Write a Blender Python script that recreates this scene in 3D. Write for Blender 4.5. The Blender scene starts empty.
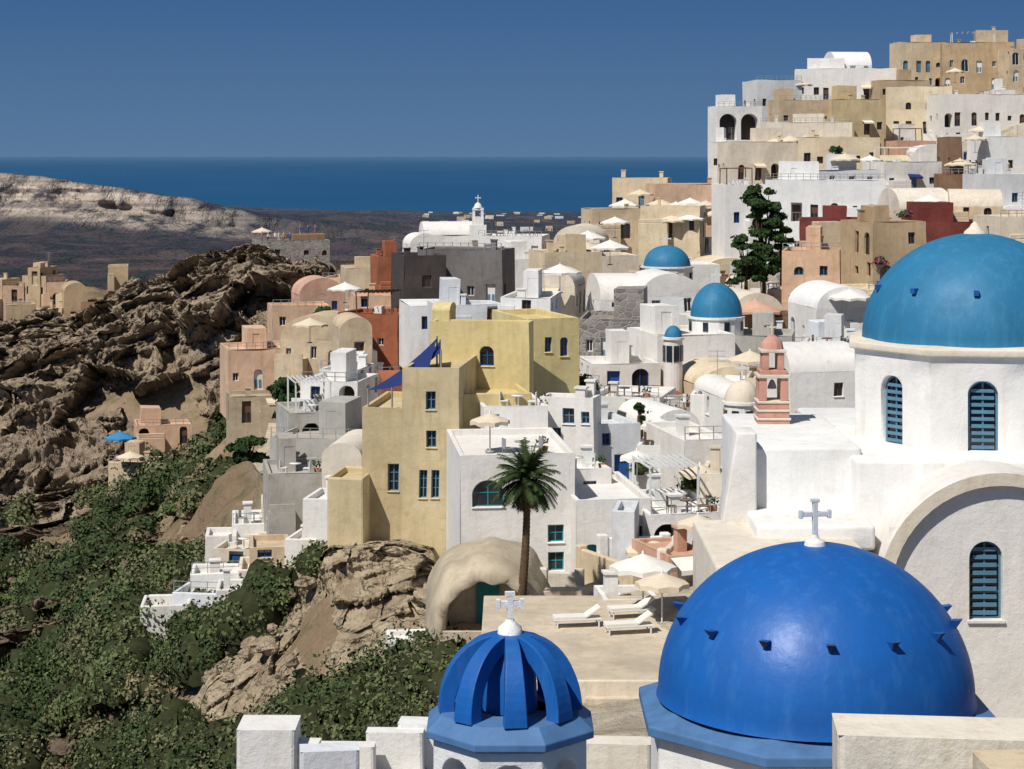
import bpy, math, random, numpy as np, bmesh
from mathutils import Vector, noise
random.seed(7); rng=np.random.default_rng(7)
F=2000.0
SEA=-120.0
def Wp(u,v,D): return Vector(((u-512)/F*D, D, -(v-155)/F*D))
Z=Vector((0,0,1))
scene=bpy.context.scene
# ---------------------------------------------------------------- materials
MATS={}
def nmat(name):
    m=bpy.data.materials.new(name); m.use_nodes=True
    nt=m.node_tree; b=nt.nodes['Principled BSDF']; MATS[name]=m
    return m,nt,b
def N(nt,t,**k):
    n=nt.nodes.new(t)
    for a,c in k.items(): setattr(n,a,c)
    return n
def noise_n(nt,vec,scale,detail=4,rough=.55):
    n=N(nt,'ShaderNodeTexNoise'); n.inputs['Scale'].default_value=scale
    n.inputs['Detail'].default_value=min(detail,6); n.inputs['Roughness'].default_value=rough
    nt.links.new(vec,n.inputs['Vector']); return n.outputs['Fac']
def mapr(nt,val,a,b,c=0,d=1):
    n=N(nt,'ShaderNodeMapRange'); nt.links.new(val,n.inputs[0])
    for i,x in enumerate((a,b,c,d)): n.inputs[i+1].default_value=x
    return n.outputs[0]
def mix(nt,f,A,B,blend='MIX'):
    n=N(nt,'ShaderNodeMix',data_type='RGBA',blend_type=blend)
    if isinstance(f,(int,float)): n.inputs[0].default_value=f
    else: nt.links.new(f,n.inputs[0])
    for s,x in ((6,A),(7,B)):
        if isinstance(x,tuple): n.inputs[s].default_value=(*x[:3],1)
        else: nt.links.new(x,n.inputs[s])
    return n.outputs[2]
def math_n(nt,op,a,b):
    n=N(nt,'ShaderNodeMath',operation=op)
    for i,x in enumerate((a,b)):
        if isinstance(x,(int,float)): n.inputs[i].default_value=x
        else: nt.links.new(x,n.inputs[i])
    return n.outputs[0]
def bump(nt,b,h,strength=.3,dist=.05):
    n=N(nt,'ShaderNodeBump'); n.inputs['Strength'].default_value=strength; n.inputs['Distance'].default_value=dist
    nt.links.new(h,n.inputs['Height']); nt.links.new(n.outputs[0],b.inputs['Normal'])
def posn(nt,scale=(1,1,1)):
    g=N(nt,'ShaderNodeNewGeometry')
    if scale==(1,1,1): return g.outputs['Position']
    m=N(nt,'ShaderNodeMapping'); m.inputs['Scale'].default_value=scale
    nt.links.new(g.outputs['Position'],m.inputs[0]); return m.outputs[0]
def plaster(name,c,stain=.22,rough=.9):
    m,nt,b=nmat(name)
    p=posn(nt)
    n1=mapr(nt,noise_n(nt,p,.35,5,.65),.38,.66)
    n2=mapr(nt,noise_n(nt,posn(nt,(2.6,2.6,.3)),1.0,4,.7),.50,.74)
    n3=mapr(nt,noise_n(nt,p,1.3,5,.7),.54,.67)
    dark=tuple(x*(1-stain) for x in c); warm=(c[0]*.72,c[1]*.64,c[2]*.54)
    c1=mix(nt,n1,c,dark)
    c2=mix(nt,math_n(nt,'MULTIPLY',n2,min(.8,.65*stain/.18)),c1,warm)
    c2=mix(nt,math_n(nt,'MULTIPLY',n3,min(.5,.4*stain/.18)),c2,(c[0]*.62,c[1]*.58,c[2]*.53))
    oi=N(nt,'ShaderNodeObjectInfo'); r=oi.outputs['Random']
    c3=mix(nt,math_n(nt,'MULTIPLY',r,.8),c2,mix(nt,1.0,c2,(.93,.88,.82),'MULTIPLY'))
    nt.links.new(c3,b.inputs['Base Color']); b.inputs['Roughness'].default_value=rough
    b.inputs['Specular IOR Level'].default_value=.2
    bump(nt,b,noise_n(nt,p,2.2,5,.72),.5,.07)
    return m
WHITE=(.76,.76,.75)
for n,c,s in [('white',WHITE,.12),('white_cool',(.66,.69,.73),.14),('offwhite',(.72,.66,.56),.18),('cream',(.68,.58,.42),.22),
    ('beige',(.60,.49,.35),.26),('tan',(.50,.385,.25),.26),('yellow',(.66,.56,.29),.18),('yellowtan',(.60,.50,.31),.22),('pink',(.62,.39,.29),.24),
    ('peach',(.68,.48,.34),.24),('terracotta',(.36,.13,.07),.35),('darkred',(.22,.06,.05),.35),('gray',(.19,.185,.19),.3),
    ('darkgray',(.085,.075,.075),.3),('lightgray',(.45,.44,.41),.24),('brown',(.27,.17,.11),.35),('concrete',(.50,.43,.32),.38),('pale_paving',(.62,.55,.44),.3)]:
    plaster(n,c,s)
m,nt,b=nmat('stone')
v=N(nt,'ShaderNodeTexVoronoi',feature='DISTANCE_TO_EDGE'); v.inputs['Scale'].default_value=1.7
nt.links.new(posn(nt,(1,1,1.6)),v.inputs['Vector'])
e=mapr(nt,v.outputs['Distance'],.02,.1)
vc=N(nt,'ShaderNodeTexVoronoi'); vc.inputs['Scale'].default_value=1.7; nt.links.new(posn(nt,(1,1,1.6)),vc.inputs['Vector'])
hs=N(nt,'ShaderNodeSeparateColor'); nt.links.new(vc.outputs['Color'],hs.inputs[0])
cc=mix(nt,hs.outputs[0],(.15,.135,.125),(.30,.26,.23)); cc=mix(nt,e,(.30,.29,.27),cc)
nt.links.new(cc,b.inputs['Base Color']); b.inputs['Roughness'].default_value=.95; bump(nt,b,e,.5,.06)
def simple(name,c,rough=.5,var=.25,scale=1.5,spec=.4,bs=.1):
    m,nt,b=nmat(name); p=posn(nt)
    n1=mapr(nt,noise_n(nt,p,scale,5,.65),.35,.7)
    nt.links.new(mix(nt,n1,c,tuple(x*(1-var) for x in c)),b.inputs['Base Color'])
    b.inputs['Roughness'].default_value=rough; b.inputs['Specular IOR Level'].default_value=spec
    if bs: bump(nt,b,noise_n(nt,p,scale*4,4),bs,.03)
    return m
def dome_mat(name,c,fade,rough):
    m,nt,b=nmat(name); p=posn(nt)
    n1=mapr(nt,noise_n(nt,p,.9,6,.7),.35,.68); n2=mapr(nt,noise_n(nt,posn(nt,(3,3,.5)),1,6,.7),.50,.75)
    c1=mix(nt,n1,c,tuple(x*.80 for x in c)); c2=mix(nt,math_n(nt,'MULTIPLY',n2,.55),c1,fade)
    nt.links.new(c2,b.inputs['Base Color']); nt.links.new(mapr(nt,n1,0,1,rough,rough+.18),b.inputs['Roughness'])
    b.inputs['Specular IOR Level'].default_value=.3; bump(nt,b,noise_n(nt,p,2.5,6,.6),.28,.05)
dome_mat('dome_blue',(.010,.105,.38),(.04,.16,.42),.40)
dome_mat('dome_teal',(.024,.170,.32),(.07,.24,.38),.5)
simple('rim_blue',(.08,.18,.36),.6,.3,2,.3)
simple('blue_paint',(.015,.09,.32),.45)
simple('teal_paint',(.02,.28,.33),.45)
simple('blue_gray',(.10,.22,.32),.5)
simple('brown_wood',(.12,.06,.035),.6)
simple('white_frame',(.7,.7,.68),.5,.1)
simple('glass',(.018,.024,.032),.12,.3,.7,.6,0)
simple('darkhole',(.05,.042,.038),.9)
simple('canvas_white',(.74,.71,.65),.8,.1,3,.1)
simple('canvas_cream',(.66,.56,.42),.8,.1,3,.1)
simple('canvas_navy',(.02,.035,.13),.8,.1,3,.1)
simple('canvas_blue',(.05,.22,.42),.8,.1,3,.1)
simple('metal',(.3,.3,.3),.4)
simple('pot',(.35,.14,.07),.8)
simple('trunk',(.13,.085,.05),.95,.5,6,.1,.6)
simple('pinkstone',(.58,.30,.23),.85,.3,3,.1)
def foliage(name,a,bb,c,sc=.3):
    m,nt,b=nmat(name); g=N(nt,'ShaderNodeNewGeometry')
    r=g.outputs['Random Per Island']
    n=mapr(nt,noise_n(nt,g.outputs['Position'],sc,4,.6),.42,.60)
    c1=mix(nt,r,a,bb); c2=mix(nt,n,c1,c)
    nt.links.new(c2,b.inputs['Base Color']); b.inputs['Roughness'].default_value=.75; b.inputs['Specular IOR Level'].default_value=.15
    return m
foliage('shrub_leaf',(.075,.105,.035),(.125,.155,.06),(.155,.145,.08),.2)
foliage('shrub_dark',(.035,.062,.022),(.07,.10,.036),(.05,.072,.03),.3)
foliage('shrub_dry',(.20,.165,.09),(.28,.22,.13),(.14,.13,.07),.4)
foliage('tree_leaf',(.015,.04,.012),(.045,.085,.022),(.03,.06,.02))
foliage('garden_leaf',(.03,.08,.02),(.08,.13,.03),(.04,.08,.02))
foliage('flower_leaf',(.45,.04,.16),(.30,.03,.12),(.05,.10,.03),1)
foliage('palm_leaf',(.022,.04,.012),(.06,.085,.025),(.04,.065,.02),1)
foliage('palm_dead',(.14,.09,.045),(.20,.13,.07),(.10,.07,.035),1)
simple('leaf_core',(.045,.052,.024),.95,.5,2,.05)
def rockmat(name,a,bb,c,green,sc=1.0,gs=(.46,.58)):
    m,nt,b=nmat(name); g=N(nt,'ShaderNodeNewGeometry'); p=g.outputs['Position']
    n1=mapr(nt,noise_n(nt,p,.06*sc,6,.65),.40,.60); n2=mapr(nt,noise_n(nt,posn(nt,(1,1,2.0)),.28*sc,6,.72),.42,.64)
    c1=mix(nt,n1,a,bb); c2=mix(nt,n2,c1,c)
    v=N(nt,'ShaderNodeTexVoronoi',feature='DISTANCE_TO_EDGE'); v.inputs['Scale'].default_value=.22*sc
    wv=N(nt,'ShaderNodeTexNoise'); wv.inputs['Scale'].default_value=.3*sc; wv.inputs['Detail'].default_value=4; nt.links.new(p,wv.inputs['Vector'])
    vm=N(nt,'ShaderNodeVectorMath',operation='MULTIPLY_ADD'); nt.links.new(wv.outputs['Color'],vm.inputs[0]); vm.inputs[1].default_value=(5/sc,5/sc,5/sc); nt.links.new(p,vm.inputs[2])
    nt.links.new(vm.outputs[0],v.inputs['Vector'])
    cr=mapr(nt,v.outputs['Distance'],0,.07)
    c3=mix(nt,cr,mix(nt,.45,c2,c),c2)
    s=N(nt,'ShaderNodeSeparateXYZ'); nt.links.new(g.outputs['Normal'],s.inputs[0])
    up=mapr(nt,s.outputs[2],.72,.92); ng=mapr(nt,noise_n(nt,p,.13,5,.6),gs[0],gs[1])
    c4=mix(nt,math_n(nt,'MULTIPLY',up,ng),c3,green)
    nt.links.new(c4,b.inputs['Base Color']); b.inputs['Roughness'].default_value=.97; b.inputs['Specular IOR Level'].default_value=.08
    ad=math_n(nt,'ADD',noise_n(nt,p,.8*sc,6,.75),math_n(nt,'MULTIPLY',cr,.5))
    bump(nt,b,ad,1.0,1.1/sc)
    return m
rockmat('rock',(.57,.455,.325),(.43,.34,.245),(.26,.20,.145),(.20,.175,.09),1,(.54,.68))
rockmat('rock_brown',(.34,.245,.175),(.24,.17,.125),(.14,.10,.08),(.13,.125,.06),1.2,(.46,.60))
rockmat('rock_pale',(.64,.54,.38),(.54,.44,.30),(.34,.26,.175),(.17,.155,.08),2.0,(.58,.72))
# ---------------------------------------------------------------- mesh builder
class MB:
    def __init__(s): s.v=[];s.f=[];s.m=[];s.sm=[];s.mats=[]
    def mi(s,m):
        if m not in s.mats: s.mats.append(m)
        return s.mats.index(m)
    def poly(s,pts,mat,sm=False):
        k=len(s.v); s.v+= [tuple(p) for p in pts]; s.f.append(list(range(k,k+len(pts)))); s.m.append(s.mi(mat)); s.sm.append(sm)
    def box(s,O,A,B,C,mat):
        A,B,C=Vector(A),Vector(B),Vector(C); O=Vector(O)
        p=[O,O+A,O+A+B,O+B,O+C,O+A+C,O+A+B+C,O+B+C]; k=len(s.v); s.v+=[tuple(q) for q in p]
        for f in ((0,3,2,1),(4,5,6,7),(0,1,5,4),(1,2,6,5),(2,3,7,6),(3,0,4,7)):
            s.f.append([k+i for i in f]); s.m.append(s.mi(mat)); s.sm.append(False)
    def cbox(s,c,sx,sy,sz,mat,a=0):
        R=Vector((math.cos(a),math.sin(a),0)); B=Vector((-math.sin(a),math.cos(a),0)); c=Vector(c)
        s.box(c-R*sx/2-B*sy/2,R*sx,B*sy,Z*sz,mat)
    def grid(s,P,mat,sm=True,close=False):
        k=len(s.v); n=len(P); w=len(P[0]); i0=s.mi(mat)
        for r in P: s.v+=[tuple(q) for q in r]
        for i in range(n-1):
            for j in range(w if close else w-1):
                j2=(j+1)%w
                s.f.append([k+i*w+j,k+i*w+j2,k+(i+1)*w+j2,k+(i+1)*w+j]); s.m.append(i0); s.sm.append(sm)
    def lathe(s,c,prof,seg,mat,sm=True,a0=0):
        c=Vector(c)
        s.grid([[c+Vector((r*math.cos(a0+2*math.pi*j/seg),r*math.sin(a0+2*math.pi*j/seg),z)) for j in range(seg)] for r,z in prof],mat,sm,True)
    def obj(s,name,parent=None,loc=Vector((0,0,0)),warp=0,bevel=0,merge=False,seg=2):
        if not s.f: return None
        if warp:
            s.v=[tuple(Vector(p)+noise.noise_vector(Vector(p)*.33)*warp) for p in s.v]
        me=bpy.data.meshes.new(name); me.from_pydata([(x-loc[0],y-loc[1],z-loc[2]) for x,y,z in s.v],[],s.f)
        for m in s.mats: me.materials.append(MATS[m])
        me.polygons.foreach_set('material_index',s.m); me.polygons.foreach_set('use_smooth',s.sm)
        if merge:
            bm=bmesh.new(); bm.from_mesh(me); bmesh.ops.remove_doubles(bm,verts=bm.verts,dist=.002)
            bmesh.ops.recalc_face_normals(bm,faces=bm.faces); bm.to_mesh(me); bm.free()
        me.update()
        o=bpy.data.objects.new(name,me); scene.collection.objects.link(o)
        if parent is not None: o.parent=parent
        else: o.location=loc
        if bevel:
            md=o.modifiers.new('bevel','BEVEL'); md.width=bevel; md.segments=seg; md.limit_method='ANGLE'; md.angle_limit=math.radians(35)
            for q in me.polygons: q.use_smooth=True if seg>2 else q.use_smooth
        return o
def empty(name,loc):
    e=bpy.data.objects.new(name,None); e.location=loc; e.empty_display_size=.5; scene.collection.objects.link(e); return e
# ---------------------------------------------------------------- relief table
US=np.array([-300,-50,50,120,200,260,330,400,460,520,600,700,800,900,1024,1300],float)
T=[
(14, [2600]*16),
(30, [1500,1400,1350,1300,1250,1200,1150,1080,1030,980,950,930,930,930,930,930]),
(50, [1150,1080,1040,1010,980,960,930,900,870,850,820,800,780,760,740,700]),
(70, [1000,930,900,880,850,830,800,770,750,712,702,690,660,630,600,560]),
(85, [940,860,835,815,790,770,740,705,680,640,605,585,540,510,490,450]),
(92, [920,830,810,795,768,740,690,650,645,606,572,552,505,480,460,425]),
(96, [900,805,785,765,728,680,610,596,602,585,558,540,490,470,450,420]),
(100,[880,785,765,740,692,640,560,556,572,570,545,520,475,455,438,410]),
(107,[855,755,742,680,635,600,548,548,558,555,530,498,458,438,424,398]),
(114,[835,735,720,634,606,584,540,528,532,530,505,475,444,428,412,390]),
(125,[800,705,690,628,586,562,528,500,505,500,475,450,425,415,400,380]),
(150,[740,655,635,595,548,516,485,455,450,440,415,400,385,375,365,350]),
(180,[690,605,580,545,500,455,415,405,400,390,370,355,340,330,315,290]),
(212,[620,545,530,508,466,412,383,368,363,348,332,312,298,282,262,238]),
(236,[560,512,500,478,440,384,352,344,338,324,308,289,265,245,220,195]),
(250,[500,420,388,356,322,292,340,332,328,317,297,273,246,222,197,170]),
(272,[440,358,332,308,270,262,298,319,317,309,283,253,222,192,168,138]),
(300,[400,335,322,302,264,255,258,312,312,305,275,230,190,155,125,100]),
(325,[360,325,318,300,268,258,262,310,312,305,280,222,165,130,90,70]),
(380,[340,308,302,298,290,285,300,320,320,315,300,260,220,180,130,100]),
(500,[310,295,292,290,290,292,300,310,310,310,300,290,270,250,220,180]),
(700,[285,276,272,270,270,272,275,278,280,280,280,275,270,260,250,240]),
(1000,[250,246,247,250,254,257,260,262,264,264,262,260,255,250,245,240]),
(1330,[240,228,229,234,240,244,247,248,250,250,250,250,248,245,240,240]),
(1400,[205,197,202,213,228,238,242,244,246,247,247,247,246,244,240,240]),
(1440,[170,171,179,188,204,219,230,237,240,241,242,243,243,242,240,240]),
(1700,[176,175,183,192,206,214,221,226,228,230,232,233,234,235,235,235]),
(2400,[200,195,198,202,208,212,214,216,218,219,220,221,222,222,222,222]),
(3400,[212,210,208,207,208,209,211,212,213,213,213,213,214,214,214,214]),
(4300,[213]*16),(4800,[220]*16)]
DS=np.log(np.array([t[0] for t in T],float)); TV=np.array([t[1] for t in T],float)
TVI=-(TV-155)/F
def elev(u,D):
    u=np.atleast_1d(np.asarray(u,float)); D=np.atleast_1d(np.asarray(D,float))
    l=np.log(D); i=np.clip(np.searchsorted(DS,l)-1,0,len(DS)-2); j=np.clip(np.searchsorted(US,u)-1,0,len(US)-2)
    fi=np.clip((l-DS[i])/(DS[i+1]-DS[i]),0,1); fj=np.clip((u-US[j])/(US[j+1]-US[j]),0,1)
    return (TVI[i,j]*(1-fi)*(1-fj)+TVI[i+1,j]*fi*(1-fj)+TVI[i,j+1]*(1-fi)*fj+TVI[i+1,j+1]*fi*fj)
def gz(u,D): return float(elev(u,D)[0]*D)
def gv(u,D): return 155-float(elev(u,D)[0])*F
def sheet(name,u0,u1,nu,d0,d1,nd,mat,nz,attr=None,lift=0,blur=3):
    uu=np.linspace(u0,u1,nu); dd=np.exp(np.linspace(math.log(d0),math.log(d1),nd))
    UU,DD=np.meshgrid(uu,dd); Q=elev(UU.ravel(),DD.ravel()).reshape(UU.shape)
    for _ in range(blur):
        P=np.pad(Q,1,mode='edge'); Q=(P[:-2,1:-1]+P[2:,1:-1]+P[1:-1,:-2]+P[1:-1,2:]+2*P[1:-1,1:-1])/6
    X=(UU-512)/F*DD; Y=DD.copy(); ZZ=Q*DD+lift
    co=np.stack([X,Y,ZZ],-1).reshape(-1,3)
    co=nz(co,UU.ravel(),DD.ravel())
    idx=np.arange(nu*nd).reshape(nd,nu)
    f=np.stack([idx[:-1,:-1],idx[:-1,1:],idx[1:,1:],idx[1:,:-1]],-1).reshape(-1,4)
    me=bpy.data.meshes.new(name); me.from_pydata(co.tolist(),[],f.tolist()); me.materials.append(MATS[mat])
    me.polygons.foreach_set('use_smooth',[True]*len(f))
    if attr is not None:
        a=me.attributes.new('mask','FLOAT','POINT'); a.data.foreach_set('value',attr(UU.ravel(),DD.ravel()).astype(np.float32))
    me.update(); o=bpy.data.objects.new(name,me); scene.collection.objects.link(o); return o
def smooth01(x): x=np.clip(x,0,1); return x*x*(3-2*x)
def edge(U,D,u0,u1,d0,d1,wu,wd):
    return smooth01((U-u0)/wu)*smooth01((u1-U)/wu)*smooth01((D-d0)/wd)*smooth01((d1-D)/wd)
PR=(-110,352,220,330,36,8,2.0,1,3)
PC=(190,448,86,112,22,3.0,.40,2.2,1.0)
PL=(-160,185,98,230,50,14,1.9,1.1,2)
PN=(-200,215,56,112,60,8,1.0,1.5,2)
def village_mask(U,D):
    lim=np.interp(D,[20,60,97,106,125,150,180,240,300,330,400],[560,500,470,400,250,255,225,300,345,345,600])
    return smooth01((U-lim)/30)*(D<420)
m,nt,b=nmat('hillside'); g=N(nt,'ShaderNodeNewGeometry'); p=g.outputs['Position']
at=N(nt,'ShaderNodeAttribute',attribute_name='mask')
n1=mapr(nt,noise_n(nt,p,.07,6,.65),.40,.60); n2=mapr(nt,noise_n(nt,p,.3,6,.7),.48,.66)
c1=mix(nt,n1,(.25,.175,.115),(.36,.27,.18)); c2=mix(nt,n2,c1,(.15,.14,.07))
c3=mix(nt,mapr(nt,noise_n(nt,p,.5,6),.4,.6),(.58,.51,.40),(.40,.34,.25))
c4=mix(nt,at.outputs['Fac'],c2,c3); nt.links.new(c4,b.inputs['Base Color']); b.inputs['Roughness'].default_value=.97; b.inputs['Specular IOR Level'].default_value=.05
bump(nt,b,noise_n(nt,p,.9,6,.75),.9,.9)
def nz_near(co,U,D):
    vm=village_mask(U,D); amp=(1-vm)*np.clip(D/100,.3,1.4)*1.2+.15
    rk=edge(U,D,*PR[:4],50,10); rc=edge(U,D,*PC[:4],25,3); rl=np.maximum(edge(U,D,*PL[:6]),edge(U,D,*PN[:6]))
    amp=amp*(1-.8*np.maximum(rk,rc)); sink=rk*6+rc*1.6+rl*2.2+edge(U,D,425,560,82,94,15,2)*1.2
    amp=amp*(1-.7*edge(U,D,120,320,104,132,20,5))
    for k in range(len(co)):
        q=Vector(co[k]); a=amp[k]
        d=noise.fractal(q*.09,1.0,2.1,6)*1.6+noise.fractal(q*.4,.9,2.2,4)*.35
        co[k,2]+=d*a-sink[k]; co[k,1]+=noise.noise(q*.2+Vector((9,3,1)))*a*1.5
    return co
sheet('hillside_ground',-300,1300,420,14,430,320,'hillside',nz_near,village_mask)
# headland
m,nt,b=nmat('headland'); g=N(nt,'ShaderNodeNewGeometry'); p=g.outputs['Position']
sp=N(nt,'ShaderNodeSeparateXYZ'); nt.links.new(p,sp.inputs[0]); at=N(nt,'ShaderNodeAttribute',attribute_name='mask')
n1=mapr(nt,noise_n(nt,posn(nt,(.012,.004,.012)),1,6,.65),.40,.60); n2=mapr(nt,noise_n(nt,posn(nt,(.06,.02,.06)),1,6,.7),.42,.6)
n3=mapr(nt,noise_n(nt,posn(nt,(.02,.006,.02)),1,3,.5),.54,.60)
c1=mix(nt,n1,(.050,.038,.058),(.120,.082,.080)); c2=mix(nt,n2,c1,(.032,.045,.042)); c2=mix(nt,math_n(nt,'MULTIPLY',n3,.5),c2,(.17,.125,.10))
nn=mapr(nt,noise_n(nt,posn(nt,(.022,.008,.05)),1,6,.75),.40,.50)
layer=mapr(nt,noise_n(nt,posn(nt,(.003,.003,.32)),1,6,.6),.40,.60)
cl=mix(nt,layer,(.74,.61,.47),(.36,.285,.23)); cl=mix(nt,mapr(nt,noise_n(nt,posn(nt,(.10,.015,.015)),1,6,.78),.52,.66),cl,(.13,.10,.10))
c3=mix(nt,math_n(nt,'MULTIPLY',at.outputs['Fac'],nn),c2,cl)
hz=mapr(nt,sp.outputs[1],700,4200,.08,.6); c4=mix(nt,hz,c3,(.065,.115,.19))  # aerial haze painted into the land colour, bluer with distance
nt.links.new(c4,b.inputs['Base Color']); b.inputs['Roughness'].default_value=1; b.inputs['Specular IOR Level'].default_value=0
bump(nt,b,math_n(nt,'ADD',noise_n(nt,p,.05,6,.75),noise_n(nt,posn(nt,(.06,.015,.015)),1,6,.7)),1.0,10)
def nz_far(co,U,D):
    for k in range(len(co)):
        q=Vector(co[k]); e=min(1,max(0,(D[k]-420)/150)); cf=max(0,1-abs(D[k]-1400)/140)
        co[k,2]+=e*(noise.fractal(q*.006,1.0,2.1,7)*4+cf*(abs(noise.noise(q*.02))*3+noise.noise(Vector((q.x*.035,3,1)))*2.5))
        co[k,1]+=e*cf*(noise.fractal(q*.012,1,2,5)*30+noise.ridged_multi_fractal(Vector((q.x*.028,0,q.z*.006)),1,2,4,1,2)*20)
    return co
def cliffmask(U,D):
    return smooth01((D-1335)/30)*smooth01((1446-D)/14)*np.clip(1.8-np.maximum(U,-200)/165,0,1)
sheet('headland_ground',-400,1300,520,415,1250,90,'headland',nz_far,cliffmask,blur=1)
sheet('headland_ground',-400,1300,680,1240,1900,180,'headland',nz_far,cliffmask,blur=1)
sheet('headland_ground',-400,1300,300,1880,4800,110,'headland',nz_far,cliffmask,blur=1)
def nz_rock(co,U,D,par):
    u0,u1,d0,d1,wu,wd,A,fs,sink=par
    e=edge(U,D,u0,u1,d0,d1,wu,wd)
    for k in range(len(co)):
        q=Vector(co[k]); w=e[k]
        if w<=0: co[k,2]-=sink; continue
        qw=q+noise.noise_vector(q*.11*fs)*3.2/fs
        r=noise.ridged_multi_fractal(q*.045*fs,.9,2.1,6,1.0,2.0)-1.1
        f=noise.fractal(q*.16*fs,.75,2.2,6)
        c=noise.cell(Vector((qw.x*.11*fs,qw.y*.09*fs,qw.z*.15*fs)))-.5
        c2=noise.cell(Vector((qw.x*.30*fs+5,qw.y*.26*fs,qw.z*.42*fs)))-.5
        c3=noise.cell(Vector((qw.x*.8*fs+5,qw.y*.8*fs,qw.z*1.1*fs)))-.5
        cave=noise.noise(Vector((q.x*.09*fs+3,q.y*.03*fs,q.z*.13*fs))); cv=max(0,cave-.22)*11
        co[k,1]-=w*A*(r*1.4+f*1.3+c*2.6+c2*1.1+c3*.35-cv)
        co[k,0]+=w*A*(noise.noise(q*.12*fs+Vector((7,7,7)))*1.6+c2*.4)
        co[k,2]+=w*A*(r*.7+f*.45+c*.7+c2*.3+c3*.1-cv*.1)-sink*(1-w)
    return co
sheet('rock_outcrop',-110,352,470,220,330,430,'rock',lambda c,U,D:nz_rock(c,U,D,PR),blur=1,lift=.6)
sheet('rock_cliff',190,448,290,86,112,230,'rock_pale',lambda c,U,D:nz_rock(c,U,D,PC),blur=1,lift=.5)
sheet('rock_ledge',-160,185,300,98,230,330,'rock_brown',lambda c,U,D:nz_rock(c,U,D,PL),blur=2,lift=.3)
sheet('rock_ledge',-200,215,240,56,112,230,'rock_brown',lambda c,U,D:nz_rock(c,U,D,PN),blur=2,lift=.3)
# sea
m,nt,b=nmat('sea'); g=N(nt,'ShaderNodeNewGeometry'); sp=N(nt,'ShaderNodeSeparateXYZ'); nt.links.new(g.outputs['Position'],sp.inputs[0])
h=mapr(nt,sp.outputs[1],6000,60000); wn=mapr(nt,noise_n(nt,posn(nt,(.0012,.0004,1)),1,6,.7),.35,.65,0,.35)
c1=mix(nt,h,(.012,.072,.165),(.062,.130,.215)); c2=mix(nt,wn,c1,(.007,.05,.135))  # far water fades to a sky tone: horizon haze put into base colour
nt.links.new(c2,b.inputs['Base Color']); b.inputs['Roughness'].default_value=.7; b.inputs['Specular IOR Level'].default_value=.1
mb=MB(); mb.poly([(-90000,-3000,SEA),(90000,-3000,SEA),(90000,120000,SEA),(-90000,120000,SEA)],'sea'); mb.obj('sea')
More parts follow.
